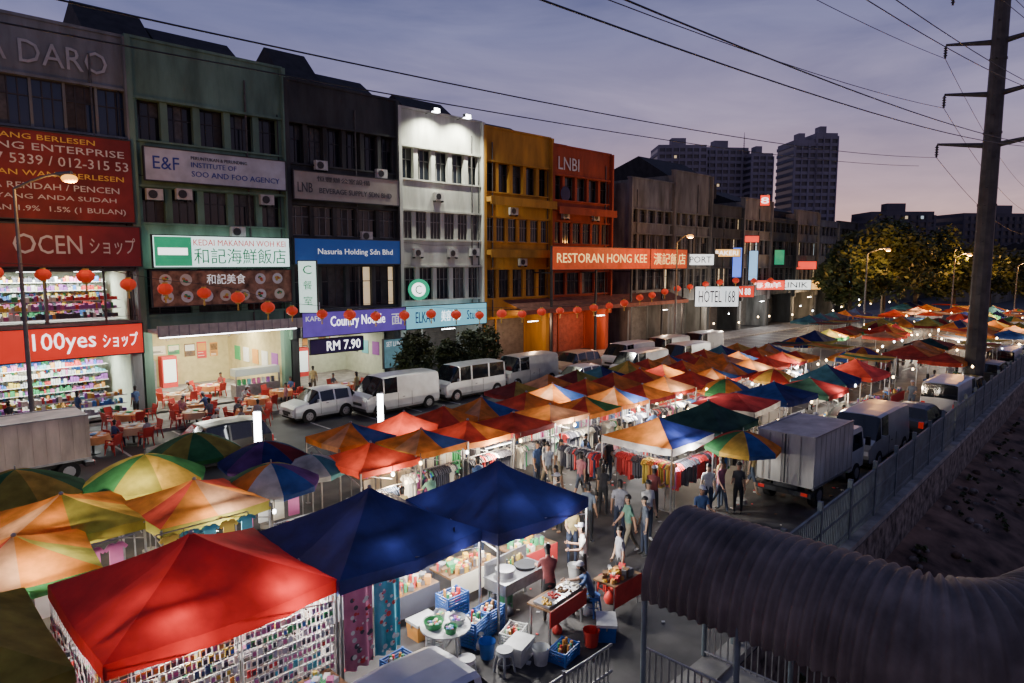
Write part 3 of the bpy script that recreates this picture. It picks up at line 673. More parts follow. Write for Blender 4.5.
while x<42:
    stall(x,17.0+R.uniform(-.12,.12),2.15,2.1,2.1+R.uniform(-.06,.06),2.55+R.uniform(-.06,.1),R.choice(setA),((330 if x<30 else 420) if i%2==0 else None),dy=-1.15,legs=True,rz=R.uniform(-.05,.05),vcol=R.choice(['red','orange','orange','maroon',None]),val=.18)
    stall(x+.6+R.uniform(-.2,.2),19.0+R.uniform(-.1,.1),2.15,2.0,2.15+R.uniform(-.06,.08),2.65+R.uniform(-.06,.1),R.choice(setA),(240 if i%4==1 else None),legs=i%2==0,rz=R.uniform(-.06,.06),val=.18)
    if x>20: stall(x+.2,20.9+R.uniform(-.1,.1),2.1,1.9,2.15,2.65+R.uniform(-.06,.1),R.choice(setA+setF),None,legs=False,rz=R.uniform(-.06,.06),val=.18)
    x+=1.98+R.uniform(-.02,.1); i+=1
while x<104:
    for yy,p in ((17.4,.78),(20.1,.74)):
        r_=R.random(); c=R.choice(setF); e=(520 if (i+int(yy))%4==0 else None)
        if r_<p*.58: stall(x+R.uniform(-.5,.5),yy+R.uniform(-.5,.5),2.4+R.uniform(-.3,.4),2.4,2.1+R.uniform(-.12,.15),2.65+R.uniform(-.15,.2),c,e,dy=-1.1,legs=False,rz=R.uniform(-.2,.2),vcol=R.choice(vc))
        elif r_<p*.85:
            flatcanopy(x,yy+R.uniform(-.5,.5),2.6,2.4,2.3+R.uniform(-.15,.3),c,R.uniform(-.15,.15))
            if e: lamp(x,yy-1,1.95,e)
        elif r_<p: umbrella(x,yy,2.5,1.25,c)
    x+=2.6+R.uniform(0,.7); i+=1
firstB=[['navy','navy','blue','orange'],['dkgreen','dkgreen','grey','dkgreen'],['maroon','maroon'],['navy','blue'],['maroon','dkgreen'],['navy','teal'],['maroon','red']]
x=18.9;i=0
while x<104:
    c=firstB[i] if i<len(firstB) else R.choice(setF); r_=R.random(); e=(340 if i%2==0 else None) if x<48 else (520 if i%4==1 else None)
    if x<40 or r_<.5: stall(x,12.4+R.uniform(-.3,.3),2.7+R.uniform(-.2,.2),2.6,2.15+R.uniform(-.1,.15),2.72+R.uniform(-.1,.15),c,e,dy=-1.1 if i%4==0 else 1.1,legs=x<50,rz=R.uniform(-.1,.1),vcol=R.choice([None,None,'white','maroon','orange']))
    elif r_<.72:
        flatcanopy(x,12.4+R.uniform(-.4,.4),2.8,2.6,2.4+R.uniform(-.2,.3),c,R.uniform(-.1,.1))
        if e: lamp(x,12.2,2.0,e)
    elif r_<.84: umbrella(x,12.2,2.5,1.3,c)
    x+=2.9+R.uniform(0,.5); i+=1
x=40;i=0
while x<104:
    r_=R.random()
    if r_<.3: stall(x,9.9+R.uniform(-.4,.4)+(x-36)*.02,2.5,2.3,2.1,2.6+R.uniform(-.1,.2),R.choice(setF),(420 if i%3==0 else None),legs=x<50,rz=R.uniform(-.2,.2))
    elif r_<.5: flatcanopy(x,9.9+(x-36)*.02,2.4,2.2,2.2,R.choice(setF),R.uniform(-.15,.15))
    if R.random()<.4:
        if x>42: umbrella(x+1,15+R.uniform(-.3,.3),2.35,R.uniform(1.0,1.25),R.choice([['orange','blue'],['red','white'],['green','yellow','red','orange'],['purple','orange'],['navy','teal']]))
    elif x>60 and R.random()<.5: stall(x+1,15.2+R.uniform(-.2,.2),2.2,1.8,2.1,2.6,R.choice(setF),(480 if i%3==2 else None),legs=False,rz=R.uniform(-.2,.2))
    if x>60 and R.random()>.4: (stall(x+.5,23.2+R.uniform(-.4,.4),2.7,2.6,2.1,2.7,R.choice(setF),(480 if i%4==3 else None),legs=False,rz=R.uniform(-.2,.2)) if R.random()<.6 else flatcanopy(x+.5,23.2,2.8,2.6,2.4,R.choice(setF)))
    if x>66 and R.random()>.4: stall(x+.8,26.4+R.uniform(-.4,.4),2.7,2.6,2.2,2.8,R.choice([['navy','blue'],['navy','teal'],['grey','navy'],['navy','orange']]),None,legs=False,rz=R.uniform(-.1,.1))
    x+=3.3; i+=1
b=MB()
def bstr(x0,x1,y,st,z=2.0):
    x=x0
    while x<x1:
        zz=z+R.uniform(-.2,.15); yy=y+R.uniform(-.4,.4); m=R.choice([tube,bulb,bulb,bulb]); s=.045+.0004*x
        b.sph((x,yy,zz),s,s,s*1.3,m,6,4); b.cyl((x,yy,zz+.06),(x,yy,zz+.3),.01,.01,steel_d,4,caps=False)
        x+=st*R.uniform(.5,1.6)
bstr(12,104,15.8,2.6,1.9); bstr(20,104,11.0,3.2,1.9); bstr(22,104,13.9,3.2,1.9); bstr(55,104,18.9,5,2.1); bstr(45,104,8.9,5,2.0); bstr(60,104,21.8,5,2.1); bstr(3,11,15,2.2,1.9); bstr(55,104,29.5,5,2.5)
b.build('string_lights')
for xx in (58,74,92): plight((xx,30,3.2),700,(1,.85,.65),.2,'stall_lamp',True,'cool')
umbrella(20.6,10.0,2.4,1.2,['purple','red','green','yellow','blue','orange','maroon','teal']); umbrella(29.5,15.3,2.4,1.3,['orange','blue','orange','green']); umbrella(34,15,2.4,1.2,['red','yellow'])

# ------------------------------------------------------------------ garments & racks
def shirt(b,x,y,z,m,w=.46,h=.62,ax='x',th=.02):
    pts=[(-.09,0),(-.22,-.03),(-.36,-.2),(-.28,-.28),(-.2,-.2),(-.2,-1),(.2,-1),(.2,-.2),(.28,-.28),(.36,-.2),(.22,-.03),(.09,0),(0,-.05)]
    s=w/.6; P=[]
    for o in (-th,th):
        for px,pz in pts:
            q=(px*s, o+(.02*math.sin(px*30) if pz<-.5 else 0), pz*h if pz<-.3 else pz*h*.9)
            P.append((x+q[0],y+q[1],z+q[2]) if ax=='x' else (x+q[1],y+q[0],z+q[2]))
    n=len(pts)
    b.idx(P,[tuple(range(n)),tuple(range(2*n-1,n-1,-1))]+[(i,(i+1)%n,n+(i+1)%n,n+i) for i in range(n)],m)
CLO=PAL+[mk('cloth_lime',(.4,.5,.1),.9,.15),mk('cloth_pink',(.6,.2,.32),.9,.15),mk('cloth_cyan',(.1,.4,.5),.9,.15),mk('cloth_lilac',(.32,.26,.5),.9,.15),mk('cloth_denim',(.05,.08,.16),.9,.2)]
DARKC=[PAL[6],PAL[11],CLO[-1],PAL[3],PAL[0],PAL[6],PAL[10],PAL[6]]
MIXC=DARKC+[PAL[3],PAL[10],PAL[5],PAL[1],PAL[4],PAL[3]]
def rack(x,y,L_,rz=0,h=1.55,pal=None,face=False,name='clothes_rack'):
    b=MB(); pal=pal or MIXC
    for xx in (0,L_):
        b.cyl((xx,0,0),(xx,0,h),.016,.016,steel,6); b.cyl((xx,-.25,.03),(xx,.25,.03),.016,.016,steel,6)
    b.cyl((0,0,h),(L_,0,h),.016,.016,steel,6)
    t=.12; cur=R.choice(pal)
    while t<L_-.1:
        if R.random()<.45: cur=R.choice(pal)
        if face: shirt(b,t+.15,-.03,h-.06,R.choice(pal),R.uniform(.36,.44),R.uniform(.5,.72)); t+=.42
        else:
            b.cyl((t,0,h+.02),(t,0,h-.06),.005,.005,steel,3,caps=False); shirt(b,t,R.uniform(-.03,.03),h-.06,cur,.46,R.uniform(.6,.85),'y',.022); t+=R.uniform(.05,.09)
    return b.build(name,None,(x,y,0),rz)
for i in range(6): rack(11.6+i*2.4,16.2,2.2,pal=DARKC if i%2 else MIXC)
for i in range(5): rack(12.8+i*2.5,17.4,2.3,h=1.75)
for i in range(6): rack(26+i*2.6,16.2,2.3)
rack(18.2,13.2,2.4,0,1.6,DARKC); rack(18,10.9,2.2,PI/2,1.7,[PAL[0],PAL[7],PAL[6],PAL[2]]); rack(18.1,11.3,2.8,0,1.5,[PAL[0],PAL[5],PAL[6]]); rack(21.3,13.8,2.4,0,1.6); rack(24.2,13.9,2.5,0,1.6,DARKC); rack(20.8,11.2,2.6,0,1.5); rack(17.6,13.4,1.8,PI/2,1.6,DARKC)
rack(2.3,15.6,1.9,0,2.05,CLO[12:16]+[PAL[1],PAL[5]],True); rack(4.5,15.2,2.0,0,2.05,CLO[12:16]+[PAL[2],PAL[3]],True)
rack(.2,16.2,1.9,0,2.0,[PAL[3],PAL[10]],True); rack(7.2,15.4,1.8,0,1.5,DARKC); rack(9.4,15.7,1.8,0,1.5,DARKC)
rack(1.2,14.4,1.8,0,2.0,MIXC,True); rack(-.5,13.9,1.5,0,1.9,[PAL[3],PAL[11],PAL[10]],True); rack(6.7,16.4,1.8,0,1.9,MIXC,True)

tcl=mk('tablecloth',(.55,.5,.4),.85,.1)
def goods_table(x,y,L_,w=.9,h=.78,rz=0,n=60,pal=None,cloth=None,name='goods_table'):
    b=MB(); pal=pal or PAL; cloth=cloth or R.choice([PAL[6],PAL[1],PAL[0],PAL[11],PAL[10]])
    b.box(0,L_,0,w,h-.04,h,wood); b.box(-.01,L_+.01,-.012,.0-.002,h-.5,h-.002,cloth)
    for xx in (.05,L_-.05):
        for yy in (.05,w-.05): b.cyl((xx,yy,0),(xx,yy,h-.04),.02,.02,steel,5)
    for i in range(n):
        xx=R.uniform(.05,L_-.25); yy=R.uniform(.03,w-.22); s=R.uniform(.07,.2); hh=R.uniform(.04,.2)
        if R.random()<.6: b.box(xx,xx+s,yy,yy+s*R.uniform(.5,1),h+.0002*i,h+hh,R.choice(pal),rot=R.uniform(0,1.5))
        else: b.cyl((xx,yy+.05,h),(xx,yy+.05,h+hh),s*.3,s*.25,R.choice(pal),8)
    return b.build(name,None,(x,y,0),rz)
for x in [11.8,14.6,17.4,20.2,23,26,29,32,35,38]: goods_table(x,18.6,2.2,n=40)
for x in [24.5,27.5,30.5,33.5,36.5,39.5]: goods_table(x,13.9,2.3,n=45); goods_table(x,11.0,2.3,n=30)
for x in [27,30,33,36,39,42,45,48,51]: goods_table(x,16.5,2.2,n=40)

def gridpanel(x,y,L_,rz,z0=.35,z1=1.9,name='accessory_display_rack'):
    b=MB()
    for i in range(int(L_/.12)+1): b.box(i*.12-.003,i*.12+.003,0,.008,z0,z1,white)
    for j in range(int((z1-z0)/.12)+1): b.box(0,L_,-.009,-.001,z0+j*.12-.003,z0+j*.12+.003,white)
    for xx in (0,L_): b.cyl((xx,.03,0),(xx,.03,z1+.05),.018,.018,steel,6)
    z=z0+.03
    while z<z1-.1:
        x_=.04
        ra,rb_=R.choice(PAL+CLO[12:]),R.choice(PAL)
        while x_<L_-.08:
            w=R.uniform(.06,.085); h=R.uniform(.11,.14)
            if R.random()<.93:
                yy=-.025-R.random()*.03
                b.box(x_,x_+w,yy-.01,yy,z,z+h,R.choice([PAL[3],PAL[11],PAL[10],PAL[11],ra]))
                b.box(x_+w*.15,x_+w*.85,yy-.02,yy-.0105,z+h*.12,z+h*.7,R.choice([ra,ra,rb_,PAL[6],PAL[5],PAL[6]]))
            x_+=w+.015
        z+=.165
    return b.build(name,None,(x,y,0),rz)
gridpanel(2.4,10.55,1.85,0); gridpanel(4.3,10.5,1.65,0); gridpanel(2.3,13.5,2.7,-PI/2); gridpanel(3.0,11.8,2.6,0,.6,2.0); gridpanel(1.0,12.0,1.5,0); gridpanel(5.95,10.6,1.6,PI/2); gridpanel(-.8,10.9,3.0,0)
goods_table(2.5,9.75,3.3,.7,.6,n=220); goods_table(2.6,12.4,3.0,.8,.8,n=80); goods_table(6.4,12.2,2.6,.8,.8,n=70)
def blanket(x,y,w,h,z,c1,c2,name='hanging_blanket'):
    b=MB(); n=14
    P=[(w*i/n,.05*math.sin(i*1.1)*(.4+j*.3),z-j*h/3) for j in (0,1,2,3) for i in range(n+1)]
    b.idx(P,[(j*(n+1)+i,j*(n+1)+i+1,(j+1)*(n+1)+i+1,(j+1)*(n+1)+i) for j in range(3) for i in range(n)],c1,True)
    for i in range(int(w*h*34)):
        px=R.uniform(.08,w-.08); pz=z-R.uniform(.08,h-.08); r=R.uniform(.02,.06)
        b.cyl((px,-.075-i*.0004,pz),(px,-.077-i*.0004,pz),r,r,R.choice(c2),10)
        if R.random()<.4: b.cyl((px+.02,-.1,pz+.02),(px+.02,-.102,pz+.02),r*.4,r*.4,R.choice(c2),8)
    b.cyl((0,0,z+.02),(w,0,z+.02),.014,.014,steel,5)
    b.build(name,None,(x,y,0))
blanket(6.1,10.4,.62,1.6,1.95,CLO[13],[PAL[3],PAL[6],PAL[0],PAL[3]]); blanket(6.78,10.45,.6,1.6,1.95,CLO[14],[PAL[3],PAL[0],CLO[13],PAL[3]])
blanket(6.2,13.3,1.3,1.3,2,PAL[9],[PAL[3],CLO[13]])

# ------------------------------------------------------------------ foreground food stall
blu=mk('plastic_blue',(.035,.11,.36),.45,.15,4); redp=mk('plastic_red',(.5,.04,.03),.45,.12,4); whp=mk('plastic_white',(.5,.51,.5),.45,.15,4); yep=mk('plastic_yellow',(.7,.42,.05),.45,.1); grp=mk('plastic_green',(.05,.28,.1),.45,.1)
def crate(x,y,m,n=1,rz=0,w=.55,d=.38,h=.27,name='plastic_crate'):
    b=MB()
    for k in range(n):
        z=k*(h+.01)
        b.box(-w/2,w/2,-d/2,d/2,z,z+.03,m)
        for s in (-1,1):
            for q in range(4):
                zz=z+.03+q*.062; b.box(-w/2,w/2,s*d/2-.012,s*d/2+.012,zz+.012,zz+.045,m); b.box(s*w/2-.012,s*w/2+.012,-d/2+.013,d/2-.013,zz+.012,zz+.045,m)
            for sx_ in (-1,1): b.box(sx_*w/2-.02,sx_*w/2+.02,s*d/2-.02,s*d/2+.02,z,z+h,m)
        for i in range(14):
            px,py=R.uniform(-w*.36,w*.36),R.uniform(-d*.33,d*.33); b.cyl((px,py,z+.04),(px,py,z+h-.02+R.uniform(-.05,.08)),.035,.03,R.choice([PAL[3],PAL[10],PAL[7],PAL[4],PAL[0],wood]),7)
    b.build(name,None,(x,y,0),rz)
def stool(x,y,m,name='plastic_stool'):
    b=MB(); b.cyl((0,0,.43),(0,0,.46),.16,.165,m,12); b.cyl((0,0,.38),(0,0,.43),.17,.16,m,12)
    for a in range(4):
        t=a*PI/2+.78; b.cyl((.13*math.cos(t),.13*math.sin(t),.42),(.2*math.cos(t),.2*math.sin(t),0),.03,.022,m,5)
    b.cyl((0,0,.2),(0,0,.22),.155,.155,m,12,caps=False)
    b.build(name,None,(x,y,0))
def basket(b,x,y,z,m,r=.17):
    b.cyl((x,y,z),(x,y,z+.12),r*.8,r,m,12,caps=False); b.cyl((x,y,z),(x,y,z+.02),r*.8,r*.8,m,12)
    b.cyl((x,y,z+.12),(x,y,z+.135),r*1.05,r*1.05,m,12,caps=False)
    for i in range(9): b.sph((x+R.uniform(-.6,.6)*r,y+R.uniform(-.6,.6)*r,z+.08),.04,.04,.03,R.choice(PAL),6,4)
b=MB(); b.cyl((0,0,.7),(0,0,.73),.5,.5,whp,20)
for a in range(4): t=a*1.57; b.cyl((.3*math.cos(t),.3*math.sin(t),.7),(.38*math.cos(t),.38*math.sin(t),0),.03,.02,whp,6)
basket(b,-.2,.12,.73,grp,.2); basket(b,.22,-.1,.73,whp); basket(b,.1,.3,.73,whp,.12); basket(b,-.1,-.28,.73,grp,.13); b.build('round_plastic_table',None,(8.05,9.9,0))
stool(7.9,9.1,whp); stool(8.6,8.8,mk('plastic_grey',(.3,.32,.33),.5,.1)); stool(7.2,9.5,blu); stool(12.4,9.3,redp)
crate(8.9,10.0,blu,2,.3); crate(8.9,10.7,blu,3); crate(9.5,9.45,whp,1,.4); crate(7.2,10.3,blu,1,.1); crate(9.75,8.3,blu,1,.2); crate(8.4,10.5,whp,2,.5); crate(9.4,10.1,blu,2,.1)
b=MB(); b.box(0,1.4,0,.65,.55,.8,steel); b.box(-.02,1.42,-.02,.67,.8,.83,steel); b.box(0,1.4,.61,.65,.83,1.15,steel)
for xx in (.05,1.3): b.box(xx,xx+.04,.03,.07,0,.55,steel); b.box(xx,xx+.04,.55,.59,0,.55,steel)
b.cyl((.35,.33,.83),(.35,.33,1.0),.2,.23,steel,16); b.cyl((1.0,.3,.83),(1.0,.3,.9),.24,.27,steel_d,16); b.cyl((.35,.33,.98),(.35,.33,.985),.2,.2,mk('soup',(.35,.15,.05),.2,.1),16)
b.cyl((.35,.3,.0),(.35,.3,.42),.15,.15,mk('gas_cylinder_green',(.05,.2,.1),.5,.1),12); b.cyl((.35,.3,.42),(.35,.3,.5),.06,.05,steel,8)
for i in range(10): b.cyl((.65+.06*i,.55,.83),(.65+.06*i,.55,.83+R.uniform(.12,.25)),.03,.02,R.choice([PAL[0],PAL[6],PAL[2],PAL[4],wood]),7)
b.build('griddle_cart',None,(9.9,10.1,0),.05)
b=MB(); b.box(0,1.3,0,.6,.72,.76,wood)
for xx in (.04,1.22):
    for yy in (.04,.52): b.box(xx,xx+.04,yy,yy+.04,0,.72,steel)
for i in range(4):
    b.box(.05+i*.31,.33+i*.31,.06,.48,.761,.81,steel)
    for q in range(16): b.sph((.08+i*.31+R.random()*.22,.1+R.random()*.33,.82),.035,.03,.025,[yep,redp,wood,PAL[10]][i],6,4)
b.box(-.02,1.32,-.02,-.0,.4,.76,redp); b.build('food_counter',None,(9.85,8.75,0),.1)
FOOD=[yep,wood,PAL[0],PAL[10],PAL[7],steel,PAL[4]]
goods_table(9.3,11.2,1.5,.8,.8,n=70,pal=FOOD); goods_table(11.2,10.9,1.3,.8,.8,n=60,pal=FOOD); goods_table(11.7,8.5,1.0,.6,.72,n=50,pal=FOOD,cloth=redp); goods_table(7.9,11.4,1.2,.7,.75,n=60,pal=FOOD); goods_table(8.2,12.5,1.6,.7,.75,n=60,pal=FOOD)
def cooler(x,y,m,rz=0):
    b=MB(); b.box(-.27,.27,-.18,.18,0,.33,m,taper=1.08); b.box(-.3,.3,-.21,.21,.331,.39,whp); b.cyl((-.3,0,.33),(-.3,0,.27),.02,.02,steel,5); b.box(-.1,.1,-.225,-.21,.28,.33,whp); b.build('cooler_box',None,(x,y,0),rz)
cooler(9.1,8.9,whp,.3); cooler(8.3,10.95,mk('cooler_orange',(.6,.27,.06),.5,.1)); cooler(11.0,8.2,blu,.7)
def bucket(x,y,m):
    b=MB(); b.cyl((0,0,0),(0,0,.34),.13,.17,m,14,caps=False); b.cyl((0,0,0),(0,0,.01),.13,.13,m,14); b.cyl((0,0,.3),(0,0,.34),.175,.18,m,14,caps=False); b.build('plastic_bucket',None,(x,y,0))
bucket(9.3,8.5,whp); bucket(10.5,8.2,redp); bucket(8.7,9.4,blu); bucket(12.6,10.4,whp)
def bag(x,y,m,s=1):
    b=MB(); n=9; P=[]
    for j,(r,z) in enumerate([(.14,0),(.19,.08),(.17,.2),(.08,.3),(.03,.34),(.09,.42)]):
        for i in range(n): a=2*PI*i/n; q=r*R.uniform(.82,1.15)*s; P.append((q*math.cos(a),q*math.sin(a),z*s))
    b.idx(P,[(j*n+i,j*n+(i+1)%n,(j+1)*n+(i+1)%n,(j+1)*n+i) for j in range(5) for i in range(n)],m,True); b.build('plastic_bag',None,(x,y,0),R.random()*3)
for i in range(8): bag(R.uniform(8.5,12.5),R.uniform(8,11),R.choice([PAL[11],PAL[6],PAL[10],redp]),R.uniform(.5,.9))

# ------------------------------------------------------------------ vehicles
rim=mk('wheel_rim',(.4,.4,.42),.35,.05,metal=.7); tail=mk('tail_light',(.4,.02,.02),.3,0,emit=.15,ecol=(1,.05,.02)); headl=mk('headlight',(.7,.72,.75),.15,0); plate=mk('number_plate',(.02,.02,.02),.5,0)
VG=mk('vehicle_glass',(.01,.012,.015),.06,0,spec=.8)
VS={
    'van':[(2.35,.38,.80,.84,.74,.70,'b'),(2.28,.30,.95,1.02,.83,.78,'b'),(1.98,.28,1.08,1.16,.85,.80,'w'),(1.32,.28,1.12,1.93,.86,.74,'p'),(1.24,.28,1.12,1.95,.86,.74,'c'),(.45,.28,1.12,1.98,.86,.75,'p'),(.33,.28,1.12,1.98,.86,.75,'v'),(-.9,.28,1.12,1.98,.86,.75,'p'),(-1.02,.28,1.12,1.98,.86,.75,'v2'),(-2.2,.3,1.12,1.95,.86,.74,'p'),(-2.3,.32,1.12,1.9,.85,.73,'r'),(-2.36,.45,1.1,1.2,.8,.76,'e')],
    'suv':[(2.15,.38,.72,.78,.72,.66,'b'),(2.05,.28,.86,.94,.84,.76,'b'),(1.05,.26,.96,1.05,.87,.78,'w'),(.45,.26,1.02,1.6,.88,.66,'p'),(.38,.26,1.02,1.63,.88,.66,'c'),(-.42,.26,1.04,1.68,.88,.67,'p'),(-.5,.26,1.04,1.68,.88,.67,'c'),(-1.3,.26,1.05,1.66,.87,.66,'p'),(-1.38,.26,1.05,1.65,.87,.66,'c'),(-1.85,.28,1.06,1.6,.86,.65,'w'),(-2.1,.34,1.04,1.12,.83,.72,'b'),(-2.16,.45,.8,.86,.78,.7,'e')],
    'sedan':[(2.2,.36,.62,.68,.7,.64,'b'),(2.1,.26,.72,.8,.83,.74,'b'),(1.0,.24,.84,.93,.85,.76,'w'),(.35,.24,.9,1.38,.86,.62,'p'),(.28,.24,.9,1.4,.86,.62,'c'),(-.4,.24,.92,1.43,.86,.62,'p'),(-.48,.24,.92,1.43,.86,.62,'c'),(-1.1,.24,.93,1.36,.85,.6,'w'),(-1.6,.26,.92,.99,.84,.72,'b'),(-2.1,.3,.88,.96,.82,.72,'b'),(-2.2,.42,.7,.76,.74,.66,'e')],
    'hatch':[(1.85,.36,.66,.72,.68,.62,'b'),(1.76,.26,.78,.86,.78,.7,'b'),(1.05,.24,.88,.98,.8,.72,'w'),(.45,.24,.94,1.46,.81,.6,'p'),(.38,.24,.94,1.48,.81,.6,'c'),(-.35,.24,.95,1.52,.81,.6,'p'),(-.43,.24,.95,1.52,.81,.6,'c'),(-1.2,.24,.97,1.48,.8,.59,'p'),(-1.35,.26,.97,1.45,.8,.58,'w'),(-1.68,.3,.95,1.02,.78,.68,'b'),(-1.75,.42,.72,.78,.72,.64,'e')]}
def vehicle(name,x,y,rz,kind,col,metal=.3,panel=True):
    pm_=mk('car_paint_%s'%str(col),col,.3,.1,2,metal=metal,spec=.6)
    S=VS[kind]
    b=MB(); rings=[]
    for (sx_,zb,zt_,zr,w,wr,k) in S:
        h=[(w*.92,zb),(w,zb+.14),(w*1.0,(zb+zt_)/2+.05),(w*.965,zt_),(wr+.03,zr-.05 if zr-zt_>.2 else zr-.015),(wr*.85,zr),(0,zr+.025)]
        rings.append([(sx_,yy,zz) for yy,zz in h]+[(sx_,-yy,zz) for yy,zz in h[-2::-1]])
    n=len(rings[0])
    for i in range(len(S)-1):
        k=S[i][6]
        for j in range(n-1):
            jj=min(j,n-2-j); m=pm_
            if k=='c' and jj==3: m=VG
            if k in('v','v2') and jj==3: m=pm_ if panel else VG
            if k in('w','r') and jj>=4: m=VG
            if k=='w' and jj==3: m=VG
            b.idx([rings[i][j],rings[i+1][j],rings[i+1][j+1],rings[i][j+1]],[(0,1,2,3)],m,False)
    b.poly(rings[0],pm_); b.poly(rings[-1][::-1],pm_)
    xf,xb=S[0][0],S[-1][0]; w=S[4][4]
    b.box(xb+.1,xf-.1,-w*.9,w*.9,.18,.3,black)
    zf=S[0][2]
    b.box(xf-.05,xf+.03,-.38,.38,zf-.22,zf-.08,steel_d); b.box(xf-.12,xf+.05,-w*.86,w*.86,.34,.46,pm_ if kind!='van' else steel_d)
    for s in (-1,1):
        b.box(xf-.14,xf+.012,s*(w*.72)-.14,s*(w*.72)+.1,zf-.2,zf-.04,headl); b.box(xb-.012,xb+.12,s*(w*.8)-.09,s*(w*.8)+.09,.72,.98,tail)
        mx=[q[0] for q in S if q[6]=='w'][0]-.5; b.box(mx,mx+.1,s*(w+.12)-.08,s*(w+.12)+.08,S[3][2]+.03,S[3][2]+.17,pm_)
        b.box(-.0,.14,s*(w*1.003)-.008,s*(w*1.003)+.008,.84,.87,steel_d)
        for dx in (.42,-.46): b.box(dx,dx+.012,s*w*1.0-.006,s*w*1.0+.006,.35,S[4][2]-.03,black)
    b.box(xf+.02,xf+.055,-.26,.26,.36,.47,plate); b.box(xb-.04,xb-.01,-.26,.26,.55,.66,plate)
    b.box(xb-.06,xb+.1,-w*.85,w*.85,.34,.5,pm_ if kind!='van' else steel_d)
    for wx in (xf-.78,xb+.78):
        for s in (-1,1):
            b.cyl((wx,s*(w-.2),.32),(wx,s*(w+.012),.32),.37,.37,black,20); b.cyl((wx,s*(w-.05),.31),(wx,s*(w+.03),.31),.31,.31,black,20,False); b.cyl((wx,s*(w+.03),.31),(wx,s*(w+.04),.31),.2,.18,rim,14)
            for a in range(5):
                t=a*1.2566; b.box(wx+.12*math.cos(t)-.02,wx+.12*math.cos(t)+.02,s*(w+.042)-.004,s*(w+.042)+.004,.31+.12*math.sin(t)-.02,.31+.12*math.sin(t)+.02,steel_d)
    o=b.build(name,None,(x,y,0),rz)
    bm=bmesh.new(); bm.from_mesh(o.data); bmesh.ops.remove_doubles(bm,verts=bm.verts,dist=.0005); bm.to_mesh(o.data); bm.free()
    return o
WH=(.62,.64,.64); SV=(.35,.36,.37); BKc=(.02,.025,.03)
vehicle('parked_suv',10.0,26.5,PI,'suv',(.02,.025,.028),metal=0); vehicle('parked_hatchback',17.3,31.1,PI,'hatch',WH)
vehicle('parked_van',21.0,29.8,PI,'van',WH); vehicle('parked_van',26.3,30.0,PI,'van',WH,panel=False); vehicle('parked_van',31.4,30.2,PI,'van',SV); vehicle('parked_car',36.5,30.4,PI,'suv',(.5,.33,.22)); vehicle('parked_van',41.6,29.4,PI,'van',WH); vehicle('parked_van',47,29.6,PI,'van',(.45,.46,.46))
vehicle('parked_car',32.5,26.6,PI,'hatch',WH); vehicle('parked_van',38.4,26.2,PI,'van',WH); vehicle('parked_van',44.2,26.2,PI,'van',WH); vehicle('parked_van',52.4,29.5,PI,'van',SV)
vehicle('parked_car',33.6,32.6,PI,'sedan',(.15,.02,.02))
vehicle('parked_van',29.4,8.9,PI,'van',SV); vehicle('parked_car',33.0,10.6,0,'sedan',BKc); vehicle('parked_car',35.0,8.6,0,'sedan',(.03,.035,.05)); vehicle('parked_van',40.5,8.5,0,'van',WH); vehicle('parked_car',45.2,8.7,0,'hatch',(.4,.3,.05)); vehicle('parked_van',58,9.0,0,'van',WH); vehicle('parked_car',52,8.8,0,'suv',BKc); vehicle('parked_car',66,9.4,0,'sedan',WH); vehicle('parked_car',72,9.6,0,'suv',BKc); vehicle('parked_van',79,9.8,0,'van',WH)
vehicle('parked_hatchback',5.35,8.0,PI,'hatch',(.55,.55,.57),metal=.15)
